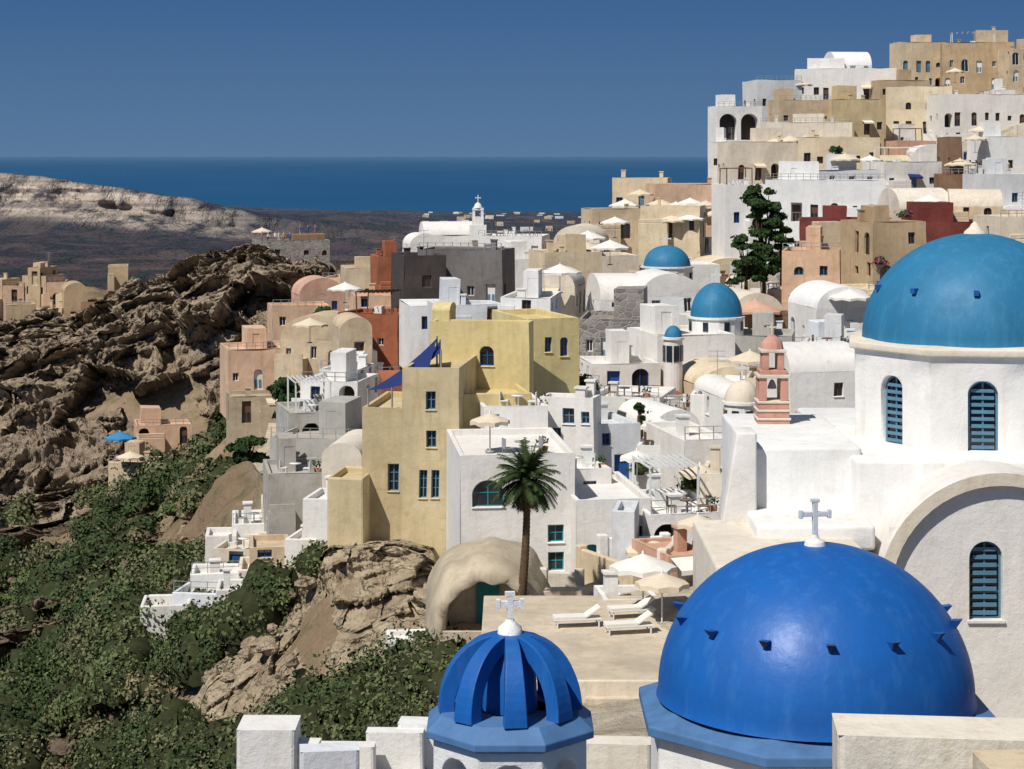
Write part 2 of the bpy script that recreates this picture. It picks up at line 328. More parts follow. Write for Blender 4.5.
# ---------------------------------------------------------------- buildings
def facade(mw,mo,O,R,Nn,L,H,ops,wall,frame,det=True,door=None):
    door=door or frame
    good=[]
    for o in ops:
        x0,z0,x1,z1,k=o
        x0=max(x0,.12); x1=min(x1,L-.12); z0=max(z0,.05); z1=min(z1,H-.12)
        if x1-x0<.25 or z1-z0<.3: continue
        if any(not(x1+.08<g[0] or x0-.08>g[2] or z1+.08<g[1] or z0-.08>g[3]) for g in good): continue
        good.append((x0,z0,x1,z1,k))
    xs=sorted({0,L,*[g[0] for g in good],*[g[2] for g in good]}); zs=sorted({0,H,*[g[1] for g in good],*[g[3] for g in good]})
    P=lambda x,z,d=0: O+R*x+Z*z-Nn*d
    for i in range(len(xs)-1):
        for j in range(len(zs)-1):
            xm=(xs[i]+xs[i+1])/2; zm=(zs[j]+zs[j+1])/2
            if any(g[0]<xm<g[2] and g[1]<zm<g[3] for g in good): continue
            mw.poly([P(xs[i],zs[j]),P(xs[i+1],zs[j]),P(xs[i+1],zs[j+1]),P(xs[i],zs[j+1])],wall)
    for x0,z0,x1,z1,k in good:
        xc=(x0+x1)/2; arch=k in 'aAhDn'
        dp={'h':1.6,'n':.35,'b':1.3}.get(k,.24)
        if arch:
            r=(x1-x0)/2; ry=min(r,(z1-z0)*.6); zc=z1-ry; n=12
            arc=[(xc+r*math.cos(math.pi*t/n),zc+ry*math.sin(math.pi*t/n)) for t in range(n+1)]
            out=[(x0,z0),(x1,z0)]+arc
            for t in range(n):
                cx=x1 if t<n//2 else x0
                mw.poly([P(cx,z1),P(*arc[t]),P(*arc[t+1])],wall)
        else: out=[(x0,z0),(x1,z0),(x1,z1),(x0,z1)]
        for t in range(len(out)):
            a,c=out[t],out[(t+1)%len(out)]
            if abs(a[0]-c[0])+abs(a[1]-c[1])<1e-5: continue
            mw.poly([P(*a),P(*c),P(*c,dp),P(*a,dp)],wall)
        bm_={'w':'glass','a':'glass','d':door,'D':door,'h':'darkhole','A':'glass','n':wall,'s':frame,'b':wall}[k]
        mo.poly([P(*q,dp-.001) for q in out],bm_)
        if k=='b':
            mo.box(P(xc-.45,z0+.02,dp-.03),R*.9,Nn*.04,Z*min(2.0,(z1-z0)*.85),door)
            mo.box(P(x0,z0+.95,.1),R*(x1-x0),Nn*.04,Z*.05,'metal')
            for q in range(int((x1-x0)/.35)): mo.box(P(x0+.15+q*.35,z0,.1),R*.03,Nn*.03,Z*.95,'metal')
        if k in 'waA' :
            fw=.06 if det else .08
            s=[(xc+(q[0]-xc)*(1-2*fw/(x1-x0)),(z0+z1)/2+(q[1]-(z0+z1)/2)*(1-2*fw/(z1-z0))) for q in out]
            for t in range(len(out)):
                t2=(t+1)%len(out)
                mo.poly([P(*out[t],dp-.05),P(*out[t2],dp-.05),P(*s[t2],dp-.05),P(*s[t],dp-.05)],frame)
            mo.box(P(xc-.025,z0,dp-.01),R*.05,Nn*.045,Z*(z1-z0-.03),frame)
            if det:
                for q in ((.5,) if z1-z0<1.3 else (.33,.66)):
                    mo.box(P(x0,z0+(z1-z0)*q,dp-.012),R*(x1-x0),Nn*.03,Z*.04,frame)
                mw.box(P(x0-.05,z0-.07,-.07),R*(x1-x0+.1),-Nn*.10,Z*.06,wall)
        if k in 'dD':
            pm='blue_gray' if door!='brown_wood' else 'glass'
            for q in (.12,.58): mo.box(P(x0+q*(x1-x0),z0+.15,dp-.005),R*(x1-x0)*.3,Nn*.03,Z*(z1-z0)*.4,pm)
def auto(L,H,found,rn,p=.7,arch=.10):
    ops=[]; ns=max(1,int((H-found)/2.8))
    for k in range(ns):
        n=int(L/2.0); 
        if n<1: continue
        for i in range(n):
            if rn.random()>p: continue
            x=(i+.5)*L/n+rn.uniform(-.35,.35); z=found+k*2.9+rn.uniform(-.1,.15)
            r=rn.random()
            if r<.28: ops.append((x-.45,z+.05,x+.45,z+2.05,'d' if rn.random()<.6 else 'D'))
            elif r<.28+arch: ops.append((x-.6,z+.05,x+.6,z+2.1,rn.choice(['h','A','b'])))
            else:
                w=rn.uniform(.26,.44); ops.append((x-w,z+.95,x+w,z+.95+rn.uniform(.7,1.25),'w' if rn.random()<.8 else 'a'))
    return ops
def rise_vault(mr,O,R,B,L,d,rise,mat,zoff=0):
    n=14; O=O+Z*zoff
    arc=[(L/2-L/2*math.cos(math.pi*t/n),rise*math.sin(math.pi*t/n)) for t in range(n+1)]
    mr.grid([[O+R*x+Z*z for x,z in arc],[O+R*x+Z*z+B*d for x,z in arc]],mat)
    for bb in (0,d):
        c=O+R*L/2+B*bb
        for t in range(n): mr.poly([c,O+R*arc[t][0]+Z*arc[t][1]+B*bb,O+R*arc[t+1][0]+Z*arc[t+1][1]+B*bb],mat)
def chair(mb,c,a,mat):
    R=Vector((math.cos(a),math.sin(a),0)); B=Vector((-math.sin(a),math.cos(a),0))
    mb.box(c+Z*.42-R*.22-B*.22,R*.44,B*.44,Z*.05,mat); mb.box(c+Z*.47-R*.22+B*.18,R*.44,B*.04,Z*.45,mat)
    for x in (-.2,.17):
        for y in (-.2,.17): mb.box(c+R*x+B*y,R*.03,B*.03,Z*.42,mat)
def patio(c,a,rn,e,P):
    R=Vector((math.cos(a),math.sin(a),0)); B=Vector((-math.sin(a),math.cos(a),0)); mb=MB(); mt=rn.choice(['white_frame','brown_wood','metal'])
    mb.lathe(c,[(.04,0),(.04,.7),(.38,.7),(.38,.74),(.01,.745)],12,mt)
    for q in (-.75,.75): chair(mb,c+R*q,a+(math.pi/2 if q>0 else -math.pi/2)*-1,mt)
    x=c+R*1.3+B*.5; mb.lathe(x,[(.16,0),(.24,.35),(.20,.36),(.18,.3)],10,'pot')
    for k in range(26):
        d=Vector((rn.gauss(0,1),rn.gauss(0,1),abs(rn.gauss(0,1))+.4)).normalized(); q=x+Z*.4+d*rn.uniform(.1,.4); t=d.orthogonal().normalized()*.07; s=d.cross(t)
        mb.poly([q-t,q+s,q+t,q+d*.14],'garden_leaf')
    mb.obj('patio_furniture',e,P)
COUNT=[0]; RECT=[]
def building(name,u0,u1,vt,vb,D,a=8,uc=None,depth=6,mat='white',roof='flat',op='auto',frame='blue_paint',door=None,found=3.0,rise=None,rmat=None,par=.35,clutter=True,p=.6,bevel=None,filler=False):
    if not filler: RECT.append((u0,u1,vt,vb,D))
    COUNT[0]+=1; rn=random.Random(COUNT[0]*31+int(u0)); ar=math.radians(a)
    t0=(u0-512)/F; t1=(u1-512)/F
    R=Vector((math.cos(ar),math.sin(ar),0)); B=Vector((-math.sin(ar),math.cos(ar),0))
    if a>=0:
        P=Wp(uc if uc is not None else u0,vb,D)
        L=(t1*P.y-P.x)/(R.x-t1*R.y)
        if uc is not None:
            dd=(t0*P.y-P.x)/(B.x-t0*B.y); depth=min(max(dd,1.5),16)
        O=P.copy()
    else:
        P=Wp(uc if uc is not None else u1,vb,D)
        L=(t0*P.y-P.x)/(-R.x+t0*R.y)
        if uc is not None:
            dd=(t1*P.y-P.x)/(B.x-t1*B.y); depth=min(max(dd,1.5),16)
        O=P-R*L
    L=max(L,1.0)
    H=(vb-vt)/F*D; zb=P.z
    O=Vector((O.x,O.y,zb-found)); HT=H+found; det=D<135
    mw,mo,mr=MB(),MB(),MB()
    faces={'f':(O,R,-B,L),'r':(O+R*L,B,R,depth),'l':(O+B*depth,-B,-R,depth),'b':(O+R*L+B*depth,-R,B,L)}
    ops={'f':[],'r':[],'l':[],'b':[]}
    if op=='auto':
        for k in 'frl': ops[k]=auto(faces[k][3],HT,found,rn,p if k=='f' else p*.6)
    elif op:
        for fc,a0,b0,a1,b1,kd in op:
            FO,FR,FN,FL=faces[fc]; xx=[]
            for u in (a0,a1):
                t=(u-512)/F; xx.append((t*FO.y-FO.x)/(FR.x-t*FR.y))
            ym=FO.y+FR.y*sum(xx)/2
            zz=[-(v-155)/F*ym-FO.z for v in (b1,b0)]
            ops[fc].append((min(xx),zz[0],max(xx),zz[1],kd))
    for k,(FO,FR,FN,FL) in faces.items(): facade(mw,mo,FO,FR,FN,FL,HT,ops[k],mat,frame,det,door)
    # canvas awnings over a few doors
    if op=='auto' and D<330:
        for (x0,z0,x1,z1,kd) in ops['f']:
            if kd in 'dDA' and rn.random()<.22 and x1<L-.2 and z1<HT-.3:
                q0=O+R*(x0-.35)+Z*(z1+.25); w_=R*(x1-x0+.7); o_=-B*1.1-Z*.35; am=rn.choice(['canvas_white','canvas_cream','canvas_cream','canvas_navy'])
                mo.poly([q0-B*.01,q0+w_-B*.01,q0+w_+o_,q0+o_],am); mo.poly([q0+o_,q0+w_+o_,q0+w_+o_-Z*.2,q0+o_-Z*.2],am)
    rm=rmat or mat; T_=O+Z*HT; e=empty(name,P)
    if roof=='flat':
        w=.22; ph=par
        I=[T_+R*w+B*w,T_+R*(L-w)+B*w,T_+R*(L-w)+B*(depth-w),T_+R*w+B*(depth-w)]
        E=[T_,T_+R*L,T_+R*L+B*depth,T_+B*depth]
        for i in range(4):
            j=(i+1)%4; mw.poly([E[i],E[j],I[j],I[i]],mat); mw.poly([I[i],I[j],I[j]-Z*ph,I[i]-Z*ph],mat)
        mr.poly([q-Z*(ph-.02) for q in I],rm)
        if det and 'yellow' not in name and L>2.6 and depth>3 and rn.random()<.8:
            patio(T_+R*L*rn.uniform(.4,.6)+B*min(1.4,depth*.4)-Z*(ph-.02),ar+rn.uniform(-.4,.4),rn,e,P)
        if clutter and D<340 and L>2.4 and rn.random()<(.6 if det else .35):
            th=.04 if det else .06
            for i in range(int(L/.8)+1): mr.box(T_+R*(.06+i*(L-.15)/max(1,int(L/.8)))+B*.08,R*th,B*th,Z*.65,'metal')
            for q in (.3,.62): mr.box(T_+R*.06+B*.085+Z*q,R*(L-.12),B*.03,Z*(th-.01),'metal')
        if clutter:
            for _ in range(rn.choice([0,1,1,2])):
                x=rn.uniform(.15,.85)*L; y=rn.uniform(.3,.9)*depth; s=rn.uniform(.35,.6); h=rn.uniform(.7,1.3)
                c=T_+R*x+B*y-Z*ph
                mr.cbox(c,s,s,h,mat,ar); mr.cbox(c+Z*h,s+.15,s+.15,.1,mat,ar)
            r_=rn.random()
            if r_<.40 and L>3.5 and depth>4:
                x=rn.uniform(.1,.5)*L; l2=rn.uniform(.25,.4)*L; y=rn.uniform(.4,.6)*depth
                O2=T_+R*x+B*y-Z*ph; hh=rn.uniform(1.2,2.2); dd=depth-y-.3
                facade(mw,mo,O2,R,-B,l2,hh+.3,[(l2*.3,.1,l2*.3+.7,1.6,'d')] if hh>1.7 else [],mat,frame,False)
                mw.box(O2+B*.02,R*l2,B*dd,Z*(hh+.28),mat)
            elif r_<.5 and L>3.5:
                x=.15*L; y=depth*.35; W_=L*.6; Dp=depth*.5; h=2.1; c=T_+R*x+B*y-Z*ph; wm=rn.choice(['white_frame','brown_wood','white_frame'])
                for px in (0,W_):
                    for py in (0,Dp): mr.box(c+R*px+B*py,R*.1,B*.1,Z*h,wm)
                for q in range(9): mr.box(c+R*(q*W_/8)+Z*h-B*.1,R*.06,B*(Dp+.3),Z*.1,wm)
                mr.cbox(c+R*W_*.5+B*Dp*.5,.8,.8,.7,'white_frame',ar)
            if rn.random()<.12:
                c=T_+R*L*.7+B*depth*.7-Z*ph; mr.box(c,R*.04,B*.04,Z*2.6,'metal')
                for q in (1.9,2.2,2.5): mr.box(c+Z*q-R*.5,R*1.0,B*.03,Z*.03,'metal')
    elif roof=='vault': rise_vault(mr,T_,R,B,L,depth,rise or L*.36,rm)
    elif roof=='vaultx': rise_vault(mr,T_+R*L,B,-R,depth,L,rise or depth*.3,rm)
    elif roof=='none': mr.poly([T_,T_+R*L,T_+R*L+B*depth,T_+B*depth],rm)
    if op=='auto' and rn.random()<.55 and L>3:
        w=rn.uniform(.3,.55)*L; x=rn.choice([0.02,L-w-.02]); hh=found+rn.uniform(.8,max(1.0,H*.55)); d2=rn.uniform(.8,2.2)
        Oq=O+R*x-B*d2; mw.box(Oq,R*w,B*(d2-.003),Z*hh,mat)
        mw.box(Oq+Z*(hh+.001)+R*.02+B*.02,R*(w-.04),B*.16,Z*.5,mat)
    wp=.06 if D<130 else .13
    bv=bevel if bevel is not None else (.07 if D<130 else .09)
    mw.obj('walls',e,P,wp,bv,merge=True,seg=2 if D<130 else 1); mo.obj('windows_and_doors',e,P,wp); mr.obj('roof',e,P,wp)
    return dict(O=O,R=R,B=B,L=L,d=depth,H=HT,e=e,P=P)
bl=building
# --- yellow mansion group
bl('yellow_mansion',402,459,368,556,103,-7,depth=8,mat='yellowtan',frame='blue_gray',op=[('f',426,391,436,409,'w'),('f',426,430,436,447,'w'),('f',419,470,427,498,'w'),('f',431,470,439,498,'w')],clutter=False,found=1.5)
bl('yellow_mansion_wing',362,402.6,408,556,103.5,-7,depth=7,mat='yellowtan',frame='blue_gray',op=[('f',388,464,399,491,'w')],clutter=False,found=1.5)
bl('yellow_annex',327,363.5,478,556,102,-7,mat='yellowtan',op=[],frame='blue_gray',depth=4,clutter=False,found=3,bevel=.25)
bl('yellow_house',430,532,322,470,109,-10,uc=529,depth=6,mat='yellow',frame='blue_paint',op=[('f',480,346,494,366,'a')],clutter=False)
bl('yellow_house',529,579,319,470,112,18,mat='yellow',depth=7,op=[('f',545,337,552,352,'w'),('f',560,337,568,356,'a')],clutter=False)
bl('yellow_house',457,532,394,470,104.5,10,mat='yellow',depth=5,op=[],clutter=False)
bl('yellow_chimney_block',432,450,310,330,111,-10,mat='yellow',depth=1.6,op=[],clutter=False,roof='vaultx',rise=.4,found=1)
# --- white hotel group
bl('white_hotel',460,575,455,572,94,6,mat='white',frame='teal_paint',depth=9,op=[('f',472,480,505,507,'A'),('f',548,525,564,542,'w'),('f',548,552,564,570,'w'),('f',520,466,530,482,'w')],clutter=False)
bl('white_villa',484,548,407,462,103,8,mat='white',depth=7,op=[('f',492,415,500,428,'w'),('f',520,432,531,456,'d')],frame='blue_gray')
bl('white_villa',540,602,398,505,104,-16,uc=594,mat='white',frame='blue_gray',op=[('f',563,408,575,424,'w'),('f',582,412,590,424,'w'),('f',552,428,561,448,'w'),('f',568,466,577,492,'d')])
bl('white_villa',576,652,500,585,93,8,mat='white',frame='teal_paint',door='teal_paint',depth=8,op=[('f',583,544,600,582,'D'),('f',604,544,622,582,'D'),('f',634,526,646,546,'w')],clutter=False)
bl('white_villa',596,640,425,512,105,14,mat='white_cool',frame='blue_paint',door='blue_paint',depth=7,op=[('f',614,455,630,496,'d'),('f',602,434,610,446,'w')])
bl('white_villa',636,686,447,540,104,-10,mat='white',frame='blue_paint',depth=7,op='auto',p=.9)
bl('white_villa',650,732,515,600,92,10,mat='white',frame='blue_paint',depth=7,op=[('f',654,524,680,552,'h'),('f',692,540,702,560,'w')])
bl('white_villa',684,730,440,520,100,12,mat='white',frame='blue_gray',depth=7,p=.9)
bl('white_villa',700,752,475,560,96,-10,mat='offwhite',frame='brown_wood',depth=6,p=.9)
bl('pink_house',668,712,556,612,86,20,mat='pink',frame='white_frame',depth=4,par=.2)
bl('pink_house',702,740,540,600,84,-12,mat='white',frame='teal_paint',depth=4)
bl('white_house',604,660,600,640,84,6,mat='white',depth=3,op='auto')
bl('white_house',545,600,388,440,118,10,mat='white_cool',depth=6,p=.9)
bl('white_house',590,660,398,450,122,-14,mat='white',depth=6,p=.9)
bl('white_house',640,720,408,470,118,8,mat='lightgray',depth=6,p=.9)
bl('white_house',655,700,428,480,112,18,mat='white',depth=6,roof='vault',p=.9)
bl('white_house',560,612,470,520,99,12,mat='white',depth=4,p=.9)
bl('white_house',690,722,395,450,116,-10,mat='white',depth=5,p=.9)
bl('white_house',612,634,512,548,90,-8,mat='white_cool',depth=3,p=.9)
bl('white_house',655,676,500,545,97,10,mat='white',depth=3,p=.9,frame='blue_paint')
bl('stone_wall',544,604,592,632,88,3,mat='pale_paving',depth=1,op=[('f',550,602,560,622,'d'),('f',570,606,590,622,'n')],door='teal_paint',clutter=False,par=.02)
# cave house: rendered rock vault with an open arched mouth
c=Wp(487,640,86); e=empty('cave_house',c); mb=MB(); n=34
def arcp(hw,rz,y,j=0,am=1.0):
    r=[]
    for t in range(n+1):
        k=1+.05*am*noise.noise(Vector((t*.35,j*.6,1))); k2=1+.08*am*noise.noise(Vector((t*.3,j*.6,5)))
        r.append(c+Vector((-hw*math.cos(math.pi*t/n)*k,y+.2*am*noise.noise(Vector((t*.5,j,9))),rz*max(0.0,math.sin(math.pi*t/n))**.75*k2)))
    return r
mb.grid([arcp(1.75,2.35,3.2),arcp(1.85,2.45,.12),arcp(1.92,2.5,-.02)],'offwhite')
mb.grid([arcp(1.92,2.5,-.02),arcp(2.1,2.8,-.10,1),arcp(2.25,3.1,.1,2),arcp(2.4,3.3,.6,3),arcp(2.6,3.45,1.8,4),arcp(2.8,3.5,3.5,5),arcp(2.9,3.3,5.5,6),arcp(2.9,2.5,7.5,7)],'concrete')
bw=arcp(1.76,2.36,3.19); mb.poly(bw,'offwhite'); mb.obj('rock_vault',e,c,.1)
mb=MB(); mb.box(c+Vector((-.5,3.0,0)),Vector((1,0,0)),Vector((0,-.08,0)),Z*1.8,'teal_paint'); mb.box(c+Vector((-1.9,-.4,-.5)),Vector((3.7,0,0)),Vector((0,.22,0)),Z*.95,'pale_paving'); mb.poly([c+Vector((-2.2,-.3,.02)),c+Vector((2.2,-.3,.02)),c+Vector((2.2,3.3,.02)),c+Vector((-2.2,3.3,.02))],'pale_paving'); mb.obj('door_and_parapet',e,c)
# --- left cluster
bl('gray_villa',270,362,440,520,128,-12,mat='lightgray',frame='blue_gray',p=.95,depth=8)
bl('gray_villa',268,335,474,535,122,10,mat='lightgray',frame='white_frame',p=.95,depth=6)
bl('gray_villa',290,352,414,455,134,14,mat='lightgray',depth=7,frame='brown_wood',p=.9)
bl('white_house',300,357,382,415,150,-12,mat='white',depth=6,p=.95)
bl('white_house',320,357,370,395,158,-12,mat='white',depth=5,p=.95)
bl('white_house',303,345,500,562,112,-8,mat='white',depth=4,p=.9)
bl('white_house',322,362,458,510,119,-6,mat='offwhite',depth=6,roof='vault')
bl('cave_house',230,292,397,425,185,12,mat='concrete',depth=5,frame='brown_wood')
bl('white_terrace',238,300,570,594,115,6,mat='offwhite',depth=4,op='auto',par=.5,p=.7,found=2.5)
bl('white_terrace',190,240,574,598,116,6,mat='white',depth=3,op='auto',par=.5,p=.7,found=2.5)
bl('white_terrace',212,268,550,574,121,-8,mat='offwhite',depth=5,p=.7,found=2.5)
bl('white_terrace',140,190,606,624,112,6,mat='white',depth=3,op=[],par=.6,found=2.5,clutter=False)
bl('white_terrace',172,224,594,614,113.5,-8,mat='white_cool',depth=3,op='auto',par=.5,p=.7,found=2.5)
bl('white_terrace',216,262,590,612,111,6,mat='white',depth=3,op='auto',par=.5,p=.7,found=2.5)
bl('white_house',232,275,524,552,126,8,mat='white',depth=5,p=.9)
bl('white_house',262,305,508,548,127,8,mat='offwhite',depth=5,p=.9)
bl('white_house',284,316,540,575,112,-10,mat='white',depth=4,p=.9)
bl('beige_house',250,290,548,574,115.5,8,mat='beige',depth=4,p=.9,found=2)
bl('white_house',205,236,536,562,124,6,mat='white',depth=3,p=.9,found=2.5)
bl('white_terrace',388,444,640,656,90,6,mat='white',depth=2,op=[],par=.3,found=1.5,clutter=False)
# --- old quarter on the far-left ridge
for (u0,u1,vt,vb,mt,rf) in [(0,24,286,322,'peach','flat'),(22,46,276,300,'beige','flat'),(44,66,282,306,'peach','flat'),(64,88,292,325,'tan','vault'),(-30,2,280,318,'beige','flat'),(78,100,302,330,'brown','flat'),(6,36,305,340,'tan','flat'),(36,62,308,336,'beige','flat'),(58,84,314,342,'peach','flat'),(-60,-20,300,340,'tan','vault'),(28,40,268,285,'tan','flat')]:
    bl('stone_house',u0,u1,vt,vb,312 if vb<325 else 296,random.choice([-14,10,18]),mat=mt,roof=rf,depth=6,frame='brown_wood',p=1,found=5)
bl('stone_house',108,128,266,285,360,10,mat='tan',depth=6)
bl('peach_house',137,192,426,446,232,14,mat='peach',depth=6,frame='brown_wood')
bl('peach_house',108,152,463,480,212,-10,mat='beige',depth=5,op=[])
bl('castle_ruin',256,330,241,262,300,12,mat='stone',depth=8,par=.9,op='auto',frame='brown_wood',clutter=False)
bl('castle_ruin',292,326,234,262,306,12,mat='brown',depth=5,par=.9,op=[],clutter=False)
# --- mid back
L=[('pink_house',272,330,306,335,215,12,'peach','flat'),('pink_house',322,380,278,305,262,-14,'peach','flat'),('pink_house',300,345,292,318,238,16,'pink','vault'),
('red_house',338,398,314,357,182,-16,'terracotta','flat'),('red_house',378,408,256,300,240,14,'terracotta','flat'),('beige_house',345,395,268,305,255,10,'beige','flat'),
('pink_house',228,290,350,392,200,14,'peach','flat'),('beige_house',280,345,337,370,196,-10,'beige','vault'),('white_house',410,470,306,340,172,10,'white','flat'),('peach_house',355,402,296,318,205,10,'peach','flat'),('white_house',340,372,326,362,176,12,'beige','vault'),
('gray_house',404,446,256,330,186,14,'darkgray','flat'),('gray_house',418,502,250,306,190,-12,'gray','flat'),
('white_chapel',424,478,232,262,262,10,'white','vaultx'),('white_house',478,542,236,262,255,-10,'white','flat'),('white_house',410,440,242,262,258,12,'white','vault'),('white_house',498,545,260,300,215,14,'white','flat'),
('cream_house',545,602,252,312,178,16,'cream','flat'),('cream_house',553,600,240,262,222,-12,'cream','vault'),('cream_house',600,640,256,300,195,10,'offwhite','flat'),('cream_house',530,575,284,318,168,-10,'offwhite','vault'),
('white_house',440,505,306,335,160,12,'white_cool','flat'),('white_house',500,550,298,325,150,-8,'white','flat'),
('stone_building',578,657,320,378,150,-8,'stone','flat'),('white_house',600,655,298,320,162,8,'white','vaultx'),('white_house',640,702,294,325,160,10,'white','vault'),
('white_house',657,735,335,392,140,14,'white','flat'),('white_house',700,745,320,350,150,10,'white','flat'),('white_house',592,660,364,400,138,8,'white','flat'),
('gray_house',716,792,336,388,142,-10,'lightgray','flat'),('white_house',660,720,265,292,200,8,'white','flat'),('white_house',724,758,396,440,112,10,'white','vault'),
('white_house',790,860,370,415,118,12,'white','vaultx'),('white_house',745,800,379,420,122,-10,'offwhite','flat'),('white_house',800,862,347,380,130,-12,'white_cool','flat'),
('white_chapel',817,876,306,352,150,10,'white','vault'),('terracotta_house',735,782,308,335,160,12,'brown','vault'),('beige_house',868,900,290,330,160,10,'cream','flat'),
('beige_house',782,840,250,318,185,-12,'peach','flat'),('beige_house',812,878,243,300,190,10,'beige','flat'),('brown_house',873,926,222,288,178,14,'tan','flat'),
('red_house',800,892,219,250,205,-8,'darkred','flat'),('red_house',890,1010,222,262,198,6,'darkred','flat'),('cream_house',900,952,206,226,208,8,'offwhite','vaultx'),('cream_house',950,1003,204,226,206,-8,'cream','vaultx'),
('white_restaurant',765,886,180,222,225,-8,'white','flat'),('white_restaurant',800,880,170,192,240,6,'white_cool','flat'),('white_house',725,768,184,232,228,10,'white','flat'),
('beige_house',612,668,178,212,262,-10,'cream','flat'),('beige_house',655,728,184,222,255,8,'peach','flat'),('cream_house',592,640,209,240,240,12,'beige','flat'),('cream_house',640,700,206,240,235,-12,'cream','flat'),
('white_house',884,942,162,192,248,10,'white','flat'),('red_house',938,986,174,205,240,-8,'brown','flat'),('white_house',985,1050,174,210,230,8,'white_cool','flat'),('pink_house',1000,1060,217,250,190,8,'offwhite','flat'),
('white_house',940,1030,94,146,300,8,'white','flat'),('beige_house',886,952,86,135,305,-10,'cream','flat'),('cream_house',832,884,99,136,300,12,'yellowtan','flat'),('tan_house',880,930,80,120,318,8,'tan','flat'),
('tan_house',942,1014,42,90,335,-8,'tan','flat'),('cream_house',900,946,42,90,340,10,'cream','flat'),('tan_house',976,1008,30,60,345,-10,'beige','flat'),('beige_house',1010,1080,49,100,330,8,'beige','flat'),
('white_house',795,897,68,100,322,-8,'white','flat'),('white_house',835,872,62,72,330,6,'white','vaultx'),('white_house',757,802,80,112,315,12,'white_cool','flat'),
('white_arcade',718,762,106,142,305,8,'white','flat'),('white_house',708,738,142,172,290,-10,'white','flat'),('brown_house',779,832,100,128,300,8,'beige','flat'),('white_house',760,852,122,150,285,-8,'offwhite','flat'),
('beige_house',730,800,142,180,270,10,'offwhite','flat'),('tan_house',798,880,137,170,262,-8,'cream','flat'),('white_house',985,1040,137,175,262,8,'white','flat'),('brown_tower',951,962,137,172,255,5,'brown','flat')]
for (n,u0,u1,vt,vb,D,a,mt,rf) in L:
    fr=random.choice(['blue_paint','brown_wood','blue_gray','brown_wood','white_frame','brown_wood'])
    op='auto'
    if n=='white_arcade': op=[('f',720,114,737,140,'h'),('f',741,114,758,140,'h')]
    if n=='stone_building': op=[('f',600,338,608,362,'d'),('f',612,340,620,362,'d'),('f',625,338,633,362,'d'),('f',585,340,592,352,'w')]; fr='white_frame'
    bl(n,u0,u1,vt+(3 if rf!='flat' else 0),vb,D,a,mat=mt,roof=rf,depth=random.uniform(5,8),op=op,frame=fr,p=.9,rmat='offwhite' if rf!='flat' and mt in('cream','tan','brown') else None,clutter=not n.endswith('tower'))
# --- smaller houses following the relief
sky_u=[330,400,520,600,620,700,720,760,850,900,1024,1200]; sky_v=[276,274,268,238,200,190,150,112,92,80,66,50]
pal=['white']*8+['white_cool']*2+['offwhite']*3+['cream']*2+['beige']*2+['tan','peach','peach','pink','yellowtan','lightgray','brown','terracotta','stone']
def clash(u0,u1,vt,vb,D):
    A=(u1-u0)*(vb-vt); s=0
    for r in RECT:
        if r[4]>D+1:
            w=min(u1,r[1])-max(u0,r[0]); h=min(vb,r[3])-max(vt,r[2])
            if w>0 and h>0: s+=w*h
    return s/A
D=126.0
while D<330:
    u=float(np.interp(D,[125,150,180,240,300,330],[420,400,345,330,420,600]))+random.uniform(0,20)
    while u<1120:
        w=random.uniform(2.8,5.8)/D*F; h=random.uniform(2.2,3.8)
        vb=gv(u+w/2,D)+3; vt=vb-h/D*F; k=float(np.interp(u+w/2,sky_u,sky_v))
        if vt>k and random.random()<.9 and clash(u,u+w,vt,vb,D)<.28:
            mt=random.choice(pal)
            if u>900 and D<200: mt='white'
            bl(mt.replace('offwhite','cream').replace('white_cool','white').replace('yellowtan','yellow').replace('lightgray','gray')+'_house',u,u+w,vt,vb,D,random.uniform(4,20)*random.choice([-1,1]),mat=mt,roof=random.choice(['flat','flat','flat','flat','vault','vaultx']),depth=random.uniform(3.5,6),frame=random.choice(['blue_paint','brown_wood','blue_gray','brown_wood']),p=.9,rise=random.uniform(.8,1.3),filler=True)
        u+=w*random.uniform(.8,1.2)
    D*=1.043
# ---------------------------------------------------------------- terraces : walls, stairs, planting
def village_spot():
    while True:
        D=math.exp(random.uniform(math.log(88),math.log(310))); lo=float(np.interp(D,[88,106,125,150,180,240,300],[560,470,260,300,260,330,420]))
        u=random.uniform(lo,1060)
        if D<115 and u>760: continue
        return u,D,gv(u,D)
for i in range(190):
    u,D,v=village_spot(); L_=random.uniform(1.5,5); a=random.uniform(-.5,.5)+(1.57 if random.random()<.3 else 0)
    mb=MB(); P=Wp(u,v,D); h=random.uniform(.7,1.6); mt=random.choice(['white','white','offwhite','white_cool','cream','stone'])
    mb.cbox(P-Z*1.2,L_,.3,h+1.2,mt,a); R_=Vector((math.cos(a),math.sin(a),0))
    for s_ in (-1,1): mb.cbox(P+R_*s_*L_/2-Z*1.2,.45,.45,h+1.35,mt,a)
    mb.obj('terrace_wall',None,P,.08,.06,True)
